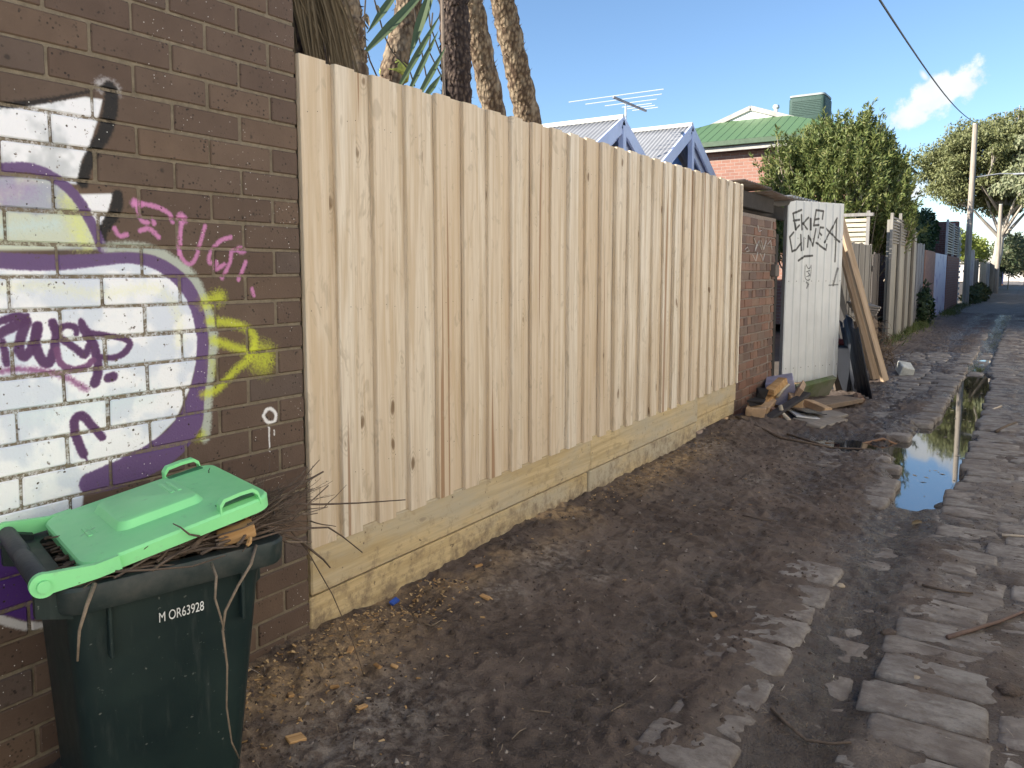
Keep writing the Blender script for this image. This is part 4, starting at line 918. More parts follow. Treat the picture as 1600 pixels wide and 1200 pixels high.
for k in range(30):     # standing ribs of the hip end
    x = e0+.3+k*.25
    if x > e1-.2: break
    xt = x if abs(x-cx) < gwd else None
    if xt is None:
        f_ = (abs(e1-cx)-abs(x-cx))/(abs(e1-cx)-gwd); yt, zt = yf+(yg-yf)*f_, ze+(ygz-ze)*f_
    else: yt, zt = yg, ygz
    r_ = B(); r_.tube([(x, yf, ze+.018), (x, yt, zt+.018)], .008, 5); r_.build('roof_rib', gi, T, world=True)
b = B(); b.add([(cx-gwd, yg-.03, ygz), (cx+gwd, yg-.03, ygz), (cx, yg-.03, zr-.02)], [(0, 1, 2)]); b.build('gablet', simple('white_gablet', (.8, .8, .78), .6, .05), T, world=True)
gut = simple('grey_trim', (.36, .34, .31), .6)
for s in (-1, 1):
    M_ = Matrix.Translation((cx, yg-.01, zr)) @ Matrix.Rotation(-s*math.atan(zs)*-1 if False else s*math.atan(zs), 4, 'Y')
    b = B(); L = gwd*1.35; b.bbox(0 if s > 0 else -L, L if s > 0 else 0, -.08, .0, -.09, .04, .004, M_); b.build('gablet_barge', gut, T, world=True)
b = B(); b.bbox(e0, e1, yf-.10, yf, ze-.13, ze+.01, .01); b.build('gutter', simple('green_gutter', (.06, .10, .055), .5), T, world=True)
b = B(); b.bbox(e0+.1, e1-.1, yf+.01, yf+.05, ze-.26, ze-.135, .004); b.build('fascia', gut, T, world=True)
# things on that roof
def roofz(x): return zr-zs*abs(x-cx)
cg = simple('cooler_green', (.045, .085, .07), .6, .2, 20, bump=.4)
T2 = thing('evaporative_cooler', 'dark green rooftop evaporative cooler box on green roof', 'cooler', (-5.55, 24.2, roofz(-5.55)))
b = B(); b.loft([rrect(.46, .46, .1, .10), rrect(.50, .50, .1, .25), rrect(.50, .50, .1, .75), rrect(.47, .47, .1, .80), rrect(.40, .40, .1, .83)]); o = b.build('case', cg, T2); shade_auto(o, 30)
b = B(); b.box(-.35, .35, -.35, .35, -.25, .12); b.build('duct', simple('duct_dark', (.03, .05, .04), .6), T2)
b = B(); b.loft([rrect(.49, .49, .1, .81), rrect(.49, .49, .1, .86), rrect(.4, .4, .1, .885)]); b.build('lid', simple('cooler_lid', (.35, .38, .36), .6), T2)
for s in range(9): b = B(); b.bbox(-.40, .40, -.512, -.497, .28+s*.048, .305+s*.048, .004); b.build('louvre', cg, T2)
T2 = thing('vent_pipe', 'thin white flue pipe with cap on green roof', 'flue', (-6.75, 25, roofz(-6.75)-.05)); b = B(); b.tube([(0, 0, 0), (0, 0, .42)], .06, 10); b.build('pipe', simple('flue_white', (.7, .7, .68), .5), T2, smooth=True); b = B(); b.tube([(0, 0, .42), (0, 0, .46), (0, 0, .54)], [.06, .10, .09], 10); b.build('cowl', bpy.data.materials['flue_white'], T2)
T2 = thing('roof_ventilator', 'round dark green turbine ventilator on roof ridge', 'ventilator', (-6.15, 24.6, roofz(-6.15)-.02)); b = B(); b.tube([(0, 0, k*.04) for k in range(9)], [.12, .13, .19, .22, .23, .22, .19, .13, .04], 14); b.build('turbine', simple('vent_green', (.05, .16, .08), .5), T2); b = B()
for k in range(14): a = k*math.pi/7; b.tube([(.14*math.cos(a), .14*math.sin(a), .05), (.24*math.cos(a+.15), .24*math.sin(a+.15), .17), (.14*math.cos(a+.3), .14*math.sin(a+.3), .29)], .012, 4)
b.build('vane', bpy.data.materials['vent_green'], T2)
# antenna
P = on_y(978, 160, 14.0); T2 = thing('tv_antenna', 'white spindly television antenna above the nearer gable', 'antenna', (P.x, P.y, 3.2)); al = simple('antenna_metal', (.62, .64, .66), .4, .05, metal=.3)
h0 = P.z-3.2; b = B(); b.tube([(0, 0, 0), (0, 0, h0)], .02, 8); b.build('mast', al, T2); b = B(); b.bbox(-.02, .02, -.55, .95, h0-.02, h0+.02, .004); b.build('boom', simple('boom_grey', (.22, .22, .24), .5), T2)
for yy, L in ((-.5, .98), (-.15, .8), (.2, .55), (.5, .32), (.7, .3), (.9, .28)): b = B(); b.tube([(-L, yy, h0+.03), (L, yy, h0+.03)], .009, 5); b.build('element', al, T2)
# ------------------------------------------------------------------ vegetation
def leafmat(name, cols, rough=.55, trans=.25):
    t = NT(name); col = t.ramp(t.island(), *[(i/(len(cols)-1), c) for i, c in enumerate(cols)])
    t.done(col, rough, None, .35); tr = t.n('ShaderNodeBsdfTranslucent'); t.put(tr.inputs[0], col); mx = t.n('ShaderNodeMixShader'); mx.inputs[0].default_value = trans
    t.t.links.new(t.p.outputs[0], mx.inputs[1]); t.t.links.new(tr.outputs[0], mx.inputs[2]); t.t.links.new(mx.outputs[0], t.t.nodes['Material Output'].inputs[0]); return t.m
def leaves(name, P, Dn, ln, wd, mat, parent=None, kind=None, seed=0):
    """P (n,3) base points, Dn (n,3) directions; rhombic leaves"""
    rg = np.random.RandomState(seed); n = len(P); Dn = Dn/np.linalg.norm(Dn, axis=1, keepdims=True)
    S = np.cross(Dn, rg.normal(size=(n, 3))); S /= np.linalg.norm(S, axis=1, keepdims=True)
    ln = ln*rg.uniform(.7, 1.3, (n, 1)); wd = wd*rg.uniform(.7, 1.3, (n, 1)); Nn = np.cross(S, Dn)*.15*ln
    V = np.stack([P, P+Dn*ln*.45+S*wd*.5+Nn, P+Dn*ln, P+Dn*ln*.45-S*wd*.5+Nn], 1).reshape(-1, 3)
    return npmesh(name, V, np.arange(4*n).reshape(n, 4), mat, parent, kind=kind)
rg = np.random.RandomState(4)
# bush behind the slat screen
BC = np.array([-3.75, 18.6, 2.45]); T = thing('large_bush', 'large rounded olive green bush rising behind the gate', 'bush', (BC[0], BC[1], 0))
bark = simple('bush_bark', (.34, .28, .21), .9)
Pl = []; Dl = []; tw = B()
for k in range(1650):
    d = rg.normal(size=3); d /= np.linalg.norm(d)
    if d[2] < -.55: d[2] *= -1
    r = (.62+.42*rg.rand()**.6)*(1+.36*(fbm(np.array([d[0]*2.2+5]), np.array([d[1]*2.2+d[2]*2]), 3, 77)[0]-.5)*2)
    c = BC+d*r*np.array([1.42, 1.5, 1.62]); up = np.array([d[0]*.4, d[1]*.4, .95])+rg.normal(size=3)*.2; up /= np.linalg.norm(up)
    L = rg.uniform(.3, .75); m = 46
    q = rg.rand(m)**.8; Pp = c+up*(q[:, None]*L)+rg.normal(size=(m, 3))*.035*(1.2-q[:, None]); Pl.append(Pp); Dl.append(up*.9+rg.normal(size=(m, 3))*.55)
    if k % 5 == 0: tw.tube([c-up*.5+rg.normal(size=3)*.05, c, c+up*L*.8], [.014, .011, .006], 4, False)
for k in range(26):
    a = rg.uniform(0, 6.28); rr_ = rg.uniform(.3, 1.0); e = BC+np.array([math.cos(a)*1.3*rr_, math.sin(a)*1.4*rr_, rg.uniform(.3, 1.5)]); s0 = np.array([BC[0]+.2*math.cos(a), BC[1]+.2*math.sin(a), 0.0])
    tw.tube([s0, s0*.5+e*.5+np.array([0, 0, -.2]), e], [.07, .045, .02], 6, False)
tw.build('branch', bark, T, world=True)
lm = leafmat('bush_leaf', [(.08, .118, .03), (.13, .165, .046), (.185, .205, .066), (.105, .138, .038), (.24, .235, .085)])
leaves('foliage', np.concatenate(Pl), np.concatenate(Dl), .115, .032, lm, T)

# eucalyptus
def euc(label, base, h, crown, n_cl, seed, cols, lsz=.30, trunk_r=.38, per=520, lean=(0, 0)):
    rg = np.random.RandomState(seed); T = thing('gum_tree', label, 'tree', base); base = np.array(base, float)
    tb = B(); top = base+np.array([lean[0], lean[1], h*.42]); tb.tube([base, base*.5+top*.5+np.array([.2, 0, 0]), top], [trunk_r, trunk_r*.8, trunk_r*.6], 12)
    Pl = []; Dl = []; cc = base+np.array([lean[0], lean[1], h*.66])
    for k in range(n_cl):
        d = rg.normal(size=3); d /= np.linalg.norm(d); d[2] = d[2]*.8+.1
        c = cc+d*np.array(crown)*(.55+.45*rg.rand()); r = rg.uniform(.5, 1.1)
        if k % 9 == 0:
            mid = (top+c)/2+np.array([rg.normal()*.4, rg.normal()*.4, -.3]); tb.tube([top-np.array([0, 0, rg.rand()*h*.14]), mid, c], [trunk_r*.36, trunk_r*.2, .03], 6, False)
            for q in range(3): tb.tube([c*.5+mid*.5, c+rg.normal(size=3)*.35], [.05, .02], 4, False)
        v = rg.normal(size=(per, 3)); v /= np.linalg.norm(v, axis=1, keepdims=True); v *= (rg.rand(per, 1)**.45)
        Pl.append(c+v*np.array([1.25, 1.25, .62])*r); Dl.append(rg.normal(size=(per, 3))*.7+np.array([0, 0, -.75]))
    tb.build('trunk', simple('gum_bark_%d' % seed, (.42, .37, .31), .8, .25, 3, stretch=(1, 1, .3)), T, world=True, smooth=True)
    leaves('crown', np.concatenate(Pl), np.concatenate(Dl), lsz, lsz*.42, leafmat('gum_leaf_%d' % seed, cols), T, seed=seed)
euc('tall spreading eucalyptus with pale trunk beyond the pole', (-2.2, 62, 0), 12.4, (5.2, 5.0, 4.3), 210, 5, [(.13, .15, .06), (.18, .195, .08), (.23, .235, .10), (.16, .17, .075)], .22, .34, 400, (.6, 0))
euc('grey green tree crown overhanging lane at right edge', (1.9, 48, 0), 9.0, (3.3, 3.6, 3.0), 60, 8, [(.20, .23, .12), (.26, .28, .16), (.31, .31, .18)], .26, .3, 520)
def shrub(label, c, r, n, cols, sz, seed, cat='shrub', name='shrub', group=None):
    rg = np.random.RandomState(seed); T = thing(name, label, cat, (c[0], c[1], 0), group=group); v = rg.normal(size=(n, 3)); v /= np.linalg.norm(v, axis=1, keepdims=True); lump = 1+.35*np.sin(v[:, :1]*5+seed)*np.cos(v[:, 1:2]*4+v[:, 2:]*5)
    v = v*(rg.rand(n, 1)**.35)*lump*np.array(r)+np.array(c); leaves('foliage', v, rg.normal(size=(n, 3))+np.array([0, 0, .3]), sz, sz*.5, leafmat(label[:20], cols), T, seed=seed)
    b = B(); b.tube([(c[0], c[1], 0), (c[0]+.1, c[1], c[2])], [.05, .02], 6); b.build('stem', bark, T, world=True)
shrub('dark blue green conifer peeping out right of the bush', (-5.0, 32.6, 3.0), (1.15, 1.15, 2.7), 9000, [(.018, .040, .026), (.035, .065, .04), (.05, .08, .045)], .16, 12, 'tree', 'conifer')
shrub('dark green ivy mass hanging over the slat screen', (-2.6, 25.2, 2.45), (.25, 2.6, .62), 5200, [(.020, .045, .018), (.04, .075, .03), (.03, .06, .035)], .13, 1, 'ivy', 'ivy')
shrub('pale yellowish shrub between bush and ivy', (-3.6, 22.8, 2.6), (.7, .8, .65), 2500, [(.13, .13, .05), (.20, .19, .08)], .12, 2)
shrub('low ivy climbing at foot of rust pink wall', (-2.15, 22.6, .45), (.16, .9, .55), 1500, [(.02, .04, .018), (.04, .07, .03)], .10, 3, 'ivy', 'ivy')
shrub('bright yellow green shrub over the mauve wall', (-2.9, 41.5, 2.75), (.8, 2.6, .55), 3000, [(.16, .20, .03), (.26, .29, .05), (.20, .24, .05)], .16, 4, group='shrubs over far fences')
shrub('yellow green shrub over the dark far fence', (-2.6, 50, 2.5), (.8, 3.5, .7), 3500, [(.15, .19, .03), (.24, .27, .06)], .18, 5, group='shrubs over far fences')
shrub('dull green bush overhanging near lane end', (-1.2, 72, 2.7), (1.3, 6, 1.5), 4500, [(.05, .08, .035), (.10, .12, .06), (.15, .15, .08)], .26, 6, group='shrubs over far fences')
shrub('brownish bare looking bush closing off the lane', (-.2, 96, 2.9), (2.2, 5, 1.9), 5000, [(.12, .10, .065), (.17, .15, .09), (.10, .11, .05)], .32, 7, group='shrubs over far fences')
shrub('weedy scrub at the foot of the far fence', (-1.95, 44, .25), (.35, 6, .4), 4000, [(.05, .075, .025), (.10, .11, .05)], .18, 8, 'weeds', 'weed_patch')
# grass and weeds in the lane
gl = leafmat('weed_green', [(.05, .08, .02), (.09, .12, .03), (.14, .15, .06)])
def tufts(label, spots, n, L, seed):
    rg = np.random.RandomState(seed); Pl = []; Dl = []
    for x, y, rx, ry, k in spots:
        Pp = np.stack([x+rg.normal(size=k)*rx, y+rg.normal(size=k)*ry, np.zeros(k)], 1); Pp[:, 2] = ground_h(Pp[:, 0], np.minimum(Pp[:, 1], 29))-.005; Pl.append(Pp); Dl.append(rg.normal(size=(k, 3))*.55+np.array([0, 0, 1.0]))
    o = leaves('grass', np.concatenate(Pl), np.concatenate(Dl), L, L*.10, gl, None, 'stuff', seed); tagp(o, label, 'grass')
tufts('moss and grass growing along the middle of the lane', [(-.55, 13.2, .06, .3, 220), (-.45, 17.5, .05, .5, 120), (-.5, 20.5, .09, 1.0, 260), (-.5, 27, .10, 2.0, 300)], 0, .045, 1)
tufts('green weeds sprouting at foot of old fences', [(-2.1, 21.0, .10, .7, 500), (-2.1, 19.2, .08, .6, 260), (-2.0, 28.5, .12, 1.2, 500), (-2.05, 16.5, .07, .7, 180), (-2.0, 34, .1, 1.5, 300)], 0, .15, 2)
# palms behind the fence
t = NT('palm_bark'); v = t.coord((1, 1, .6), rnd=1); vo = t.voro(v, 34); n = t.noise(v, 12, 5, .6)
col = t.mix(t.map(vo.outputs['Distance'], .1, .6), (.27, .20, .13), (.085, .057, .038)); col = t.mix(t.map(n, .48, .66, 0, .6), col, (.34, .275, .19))
pb = t.done(col, .9, t.bump(vo.outputs['Distance'], .8, .02), .15)
t = NT('palm_bark_dark'); v = t.coord((1, 1, .6), rnd=1); vo = t.voro(v, 40); pbd = t.done(t.mix(t.map(vo.outputs['Distance'], .1, .6), (.12, .088, .068), (.035, .025, .022)), .9, t.bump(vo.outputs['Distance'], .8, .02), .15)
strawm = leafmat('dead_frond', [(.34, .27, .17), (.50, .41, .27), (.07, .048, .028), (.42, .35, .23), (.12, .085, .05)], .8, .15); swordm = leafmat('sword_leaf', [(.060, .095, .045), (.085, .125, .06), (.105, .14, .07)], .45, .2)
def blade(b, p0, p1, w, sag=.05, tw=.0, n=6):
    p0 = Vector(p0); p1 = Vector(p1); d = (p1-p0); s = d.cross(Vector((.55, -.83, .1))).normalized(); L = []; Rr = []; C = []
    for i in range(n+1):
        q = i/n; c = p0+d*q+Vector((0, 0, sag*math.sin(q*math.pi))); ww = w*(math.sin(min(1, .25+q*1.1)*math.pi*.5) if q < .5 else 1)*(1-q**2.2)*.5+.0008
        L.append(c+s*ww); Rr.append(c-s*ww); C.append(c+d.cross(s).normalized()*ww*.35)
    b.ribbon(L, C); b.ribbon(C, Rr)
def palm(label, X, lo, hi, r0, r1, mat, seed, top=4.6, ghost=True):
    rs = random.Random(seed); a = on_x(*lo, X); c = on_x(*hi, X); d = (c-a)/(c.z-a.z); base = a-d*a.z*.35; base.z = 0; top_p = c+d*(top-c.z)
    T = thing('palm_trunk', label, 'palm', base, group='palm trunks behind the fence'); b = B()
    path = [base, base*.4+a*.6+Vector((0, 0, -.1)), a]+[a+(c-a)*(k/24) for k in range(1, 25)]+[c+(top_p-c)*(k/8) for k in range(1, 9)]
    rad = [r0*1.15, r0*1.05]+[r0+(r1-r0)*min(1, k/24) for k in range(len(path)-2)]; rad = [q*(1+rs.uniform(-.07, .07)) for q in rad]
    o = b.tube(path, rad, 18, True, .05).build('trunk', mat, T, world=True, smooth=True)
    f = B()
    for k in range(420):     # leaf-base scales and fibres
        q = rs.random(); p = a+(top_p-a)*q; an = rs.uniform(0, 6.28); n_ = Vector((math.cos(an), math.sin(an), 0)); r = r0+(r1-r0)*q
        s = n_.cross(Vector((0, 0, 1))); e = p+n_*(r*rs.uniform(1.05, 1.28))+Vector((0, 0, rs.uniform(-.05, .05))); w_ = rs.uniform(.004, .018)
        f.add([p+n_*r*.9+s*w_, p+n_*r*.9-s*w_, e], [(0, 1, 2)])
    f.build('leaf_scale', mat, T, world=True, kind='stuff')
    cr = B()
    for k in range(34):
        an = rs.uniform(0, 6.28); el = rs.uniform(-.7, 1.2); L = rs.uniform(.6, 1.0); blade(cr, top_p, top_p+Vector((math.cos(an)*math.cos(el), math.sin(an)*math.cos(el), math.sin(el)))*L, .05, .08)
    cr.build('crown', swordm, T, world=True)
    return T
palm('lit palm trunk beside the brick wall behind dead fronds', -3.15, (540, 105), (531, 0), .118, .112, pb, 1)
palm('slim pale palm trunk tied with a lime strap', -3.75, (612, 125), (640, 0), .092, .088, pb, 2)
palm('darkest palm trunk standing straight behind the fence', -3.45, (714, 155), (709, 0), .108, .104, pbd, 3)
palm('palm trunk leaning left just right of the darkest one', -3.9, (772, 175), (735, 0), .100, .100, pb, 4)
palm('rightmost leaning palm trunk in bright sun', -3.9, (826, 192), (785, 0), .116, .108, pb, 5)
P = on_x(617, 112, -3.75); dv = (on_x(640, 0, -3.75)-on_x(612, 125, -3.75)).normalized(); b = B(); b.tube([P-dv*.045, P-dv*.04, P, P+dv*.04, P+dv*.045], [.088, .102, .103, .101, .088], 18, True, .03); tagp(b.build('lime_strap', simple('lime_cloth', (.40, .44, .10), .8, .5, 40), world=True, smooth=True), 'lime yellow fabric strap wrapped round the slim palm trunk', 'strap')
T = thing('dead_frond_skirt', 'drooping skirt of dry brown palm fronds beside brick wall', 'palm fronds', (-2.75, 2.35, 0)); rs = random.Random(9)
for k in range(150):
    q = k/149; x0 = 440+rs.uniform(0, 75); y0 = rs.uniform(-90, -20); x1 = x0+rs.uniform(20, 62); y1 = rs.uniform(75, 190); X = -2.55-rs.random()*.45
    b = B(); blade(b, on_x(x0, y0, X), on_x(x1, y1, X-rs.uniform(-.05, .1)), rs.uniform(.008, .019), .02); b.build('dead_frond', strawm, T, world=True)
b = B(); b.tube([on_x(455, -160, -2.95), on_x(468, 60, -2.9), on_x(480, 200, -2.85)], [.14, .13, .13], 10); b.build('stem', pbd, T, world=True)
T = thing('sword_leaf_cluster', 'green sword shaped leaves hanging over the fence between palm trunks', 'leaves', on_x(680, 20, -3.1))
for (x0, y0, x1, y1, wd) in ((1080, -110, 755, 350, 95), (1320, -60, 655, 628, 120), (1400, -60, 1200, 600, 110), (1520, 150, 1090, 900, 75), (1500, 320, 1190, 960, 70), (1575, 490, 1290, 1010, 75), (1535, 770, 1340, 1040, 75), (1440, -90, 1270, 420, 90)):
    X = -3.05-random.random()*.25; p0 = on_x(x0/6.667+460, y0/6.667, X); p1 = on_x(x1/6.667+460, y1/6.667, X-.02)
    if y1 > 700: p0, p1 = p1, p0
    b = B(); blade(b, p0, p1, wd/6.667*.0035*1.2, .0); o = b.build('leaf', swordm, T, world=True)
vinem = simple('vine', (.10, .08, .06), .8)
for k, pts in enumerate(([(571, 0), (569, 30), (571, 70), (578, 95), (590, 122)], [(585, 0), (600, 55), (612, 80), (640, 110), (648, 135)], [(556, 0), (565, 30), (575, 45)], [(668, 0), (672, 40), (690, 90), (694, 150)], [(645, 0), (655, 60), (668, 130)], [(676, 20), (670, 80), (690, 120)])):
    b = B(); b.tube([on_x(x, y, -3.3) for x, y in pts], .005, 5); tagp(b.build('hanging_vine', vinem, world=True), ['leftmost wavy dry vine dangling in the sky gap', 'dry vine crossing the slim palm trunk', 'short dry vine curl at the top sky gap', 'dry vine hanging beside the darkest trunk', 'dry vine running down among the green leaves', 'looping dry vine left of the darkest trunk'][k], 'vine', 'dry vines among the palms')
b = B()
for k, (x, y) in enumerate(((571, 22), (572, 27), (588, 8))):
    p = on_x(x, y, -3.3); blade(b, p, p+Vector((.01, .015, -.05)), .03, .005)
tagp(b.build('dry_leaf', strawm, world=True), 'curled dry leaf caught on the leftmost vine', 'leaf')
p0 = on_x(690, -40, -3.35); p1 = on_x(694, 150, -3.35); b = B(); b.tube([p0, p1], .010, 6); tagp(b.build('hanging_vine', simple('thick_vine', (.22, .17, .13), .8), world=True), 'straight brown stem hanging left of the darkest trunk', 'stem', 'dry vines among the palms')
# ------------------------------------------------------------------ wheelie bin
BA = R(75); Hz = .735
bin_ = thing('wheelie_bin', 'dark green wheelie bin with lime green lid propped open by branches', 'bin', (-1.893, .845, 0), BA)
t = NT('bin_plastic'); v = t.coord(); n = t.noise(v, 5, 6, .6); n2 = t.noise(t.coord((1, 1, .15)), 40, 5, .6)
bc = t.mix(t.map(n, .35, .7), (.006, .016, .017), (.010, .025, .023)); bc = t.mix(t.map(n2, .57, .74, 0, .45), bc, (.05, .06, .058)); bc = t.mix(t.map(t.noise(v, 70, 3, .5), .70, .74, 0, .6), bc, (.16, .17, .16))
binm = t.done(bc, t.map(n, .3, .7, .42, .6), t.bump(t.noise(v, 300, 2), .08, .002), .45)
t = NT('bin_rim'); v = t.coord(); n = t.noise(v, 14, 6, .65); rimm = t.done(t.mix(t.map(n, .45, .7), (.016, .028, .028), (.05, .056, .052)), .55, None, .4)
t = NT('lid_plastic'); v = t.coord(); n = t.noise(v, 6, 7, .65); n2 = t.noise(v, 30, 6, .7); lc = t.mix(t.map(n, .3, .7), (.25, .74, .32), (.285, .80, .345)); lc = t.mix(t.map(n2, .60, .74, 0, .45), lc, (.24, .42, .24)); lc = t.mix(t.map(t.noise(v, 11, 4, .6), .68, .74, 0, .6), lc, (.10, .16, .09))
lidm = t.done(lc, t.map(n2, .3, .7, .36, .55), t.bump(t.noise(v, 260, 2), .05, .002), .45)
gry = simple('handle_grey', (.035, .042, .05), .55, .2, 8)
# body: local x towards the lid's front, local -y towards the camera
rings = [rrect(.165, .160, .05, 0, 5, .225), rrect(.175, .170, .05, .04, 5, .228), rrect(.218, .200, .05, .60, 5, .243), rrect(.222, .206, .05, .655, 5, .245)]
b = B(); b.loft(rings, True, False); o = b.build('body', binm, bin_); shade_auto(o, 35)
b = B(); ro = [rrect(.228, .210, .05, .650, 5, .250), rrect(.256, .236, .055, .655, 5, .255), rrect(.260, .240, .055, .665, 5, .255), rrect(.262, .242, .055, .708, 5, .255), rrect(.258, .238, .055, .715, 5, .255), rrect(.212, .198, .05, .712, 5, .248), rrect(.205, .19, .05, .60, 5, .245), rrect(.165, .155, .05, .05, 5, .225)]
b.loft(ro, False, True); o = b.build('rim', rimm, bin_); shade_auto(o, 35)
for x in (.10, .40):
    b = B(); b.bbox(x-.004, x+.004, -.222, -.185, .53, .655, .002); b.build('rib', binm, bin_)
b = B(); b.bbox(.400, .475, -.17, .17, .575, .652, .02); b.build('front_grip', binm, bin_)
for s in (-1, 1):
    w_ = B(); w_.tube([(.085, s*.12, .07), (.085, s*.158, .07)], .07, 20); wo = w_.build('wheel', simple('rubber', (.02, .02, .02), .8) if 'rubber' not in bpy.data.materials else bpy.data.materials['rubber'], bin_)
    h_ = B(); h_.tube([(.085, s*.159, .07), (.085, s*.165, .07)], .04, 14); h_.build('hub', gry, wo)
    b = B(); b.loft([[Vector((-.04, s*.198-.012, z)), Vector((.03, s*.198-.012, z-.02)), Vector((.03, s*.198+.012, z-.02)), Vector((-.04, s*.198+.012, z))] for z in (.66, .70, .745)]); b.build('hinge_bracket', binm, bin_)
b = B(); b.tube([(-.025, y_, Hz+(.0 if abs(y_) > .02 else -.0)) for y_ in (-.205, -.2, -.03, -.012, .012, .03, .2, .205)], [.017, .020, .021, .018, .018, .021, .020, .017], 14); o = b.build('handle_bar', gry, bin_, smooth=True); shade_auto(o)
b = B(); b.tube([(-.01, y_, Hz-.045) for y_ in (-.19, .19)], .020, 8); b.build('handle_web', binm, bin_)
# lid
tau = R(10.5); lid = bpy.data.objects.new('lid', None)
def lidmesh():
    b = B(); cx_ = .30; hx, hy = .215, .212
    rg_ = [rrect(hx-.010, hy-.010, .045, -.030, 6, cx_), rrect(hx+.004, hy+.004, .05, -.032, 6, cx_), rrect(hx+.006, hy+.006, .05, -.004, 6, cx_), rrect(hx+.002, hy+.002, .05, .002, 6, cx_), rrect(hx-.012, hy-.012, .045, .005, 6, cx_),
           rrect(hx-.030, hy-.030, .04, .006, 6, cx_), rrect(.105, .120, .03, .013, 6, .285), rrect(.094, .109, .026, .030, 6, .285), rrect(.088, .103, .024, .033, 6, .285)]
    b.loft(rg_, False, True); return b
o = lidmesh().build('lid', lidm, bin_); o.location = (-.025, 0, Hz); o.rotation_euler = (0, -tau, 0); shade_auto(o, 28); lid = o
for s in (-1, 1):     # hinge arms with round eyes
    b = B(); y0_, y1_ = s*.213, s*.228
    ya, yb = min(y0_, y1_), max(y0_, y1_)
    n_ = 16; prof = [(.026*math.cos(a), .026*math.sin(a)) for a in [R(60)+R(240)*k/n_ for k in range(n_+1)]]+[(.10, -.030), (.15, -.030), (.15, .002), (.10, .002)]
    b.loft([[Vector((x, ya, z)) for x, z in prof], [Vector((x, yb, z)) for x, z in prof]], flip=True); b.build('hinge_arm', lidm, lid)
    b = B(); b.tube([(0, s*.2285, 0), (0, s*.236, 0)], .013, 14); b.build('hinge_pin', lidm, lid)
    # carrying loop on the side of the lid
    b = B(); yo = s*.205; pts = [(.385, yo, -.004), (.388, yo, .022), (.400, yo, .034), (.440, yo, .036), (.474, yo, .034), (.486, yo, .022), (.489, yo, -.004)]
    V = []
    for (x, y_, z) in pts: V += [Vector((x, y_-.012, z)), Vector((x, y_+.012, z)), Vector((x*.94+.438*.06, y_+.012, z-.009)), Vector((x*.94+.438*.06, y_-.012, z-.009))]
    b.loft([V[i*4:i*4+4] for i in range(len(pts))]); b.build('carry_loop', lidm, lid)
    b = B(); b.bbox(.392, .485, min(s*.165, s*.192), max(s*.165, s*.192), .0055, .0085, .001); b.build('grip_shade', simple('lid_recess_shade', (.05, .20, .09), .5) if 'lid_recess_shade' not in bpy.data.materials else bpy.data.materials['lid_recess_shade'], lid)  # thin darker green plate paints the shade of a grip recess
for (x, y_, L) in ((.13, -.02, .07), (.335, .02, .10)):     # moulded lettering rows
    for r_ in range(2):
        b = B(); b.bbox(x+r_*.018, x+r_*.018+.010, y_-L/2, y_+L/2, .005 if x < .2 else .030, .0105 if x < .2 else .0345, .001); b.build('moulded_strip', lidm, lid)
# printed number
cu = bpy.data.curves.new('number', 'FONT'); cu.body = 'M OR63928'; cu.size = .034; cu.extrude = .0004; cu.space_character = 1.0
to = bpy.data.objects.new('number', cu); COL.objects.link(to); dg = bpy.context.evaluated_depsgraph_get(); me = bpy.data.meshes.new_from_object(to.evaluated_get(dg)); bpy.data.objects.remove(to)
no = bpy.data.objects.new('printed_number', me); COL.objects.link(no); me.materials.clear(); me.materials.append(simple('white_print', (.75, .78, .78), .5)); no.parent = bin_
tilt = math.atan((.200-.170)/.56); no.location = (.205, -.2035, .575); no.rotation_euler = (math.pi/2+tilt*-1 if False else math.pi/2-(-tilt), 0, 0); no.scale = (.62, 1, 1); no['label'] = 'white printed serial number'
# ------------------------------------------------------------------ branches in the bin
twm = simple('twig_bark', (.115, .085, .065), .85, .35, 30); twl = simple('twig_pale', (.21, .165, .12), .85, .35, 30)
def bl(x, y, z): a = Vector((x, y, z)); return Matrix.Translation(bin_.location) @ Matrix.Rotation(BA, 4, 'Z') @ a
def twig(b, p, d, L, r, rs, wob=.25, n=7, branch=1, grav=0):
    P = [Vector(p)]; d = Vector(d).normalized()
    for k in range(n):
        d = (d+Vector((rs.gauss(0, wob), rs.gauss(0, wob), rs.gauss(0, wob)-grav))*.35).normalized(); P.append(P[-1]+d*L/n)
        if branch and k > 1 and rs.random() < .45: twig(b, P[-1], d+Vector((rs.gauss(0, .6), rs.gauss(0, .6), rs.gauss(0, .6))), L*.35, r*.55, rs, wob, 4, 0, grav)
    b.tube(P, [r*(1-.6*k/n) for k in range(n+1)], 6)
rs = random.Random(31); b = B()
for k in range(240):
    p = bl(rs.uniform(.12, .46), rs.uniform(-.13, .18), rs.uniform(.66, .745)); a = rs.gauss(0, .6); q = Matrix.Rotation(BA+a, 4, 'Z') @ Vector((1, 0, rs.uniform(-.08, .06))); twig(b, p-q*.1, q, rs.uniform(.10, .24), rs.uniform(.0014, .005), rs, .22, 6, 0)
for k in range(230):
    x_ = rs.uniform(.10, .50); p = bl(x_, rs.uniform(-.21, -.05), .722+rs.uniform(0, .13*max(0, x_-.08))); q = Matrix.Rotation(BA+rs.gauss(0, .35), 4, 'Z') @ Vector((1, 0, rs.gauss(.08, .06))); twig(b, p-q*.08, q, rs.uniform(.08, .20), rs.uniform(.0014, .0050), rs, .22, 6, 0)
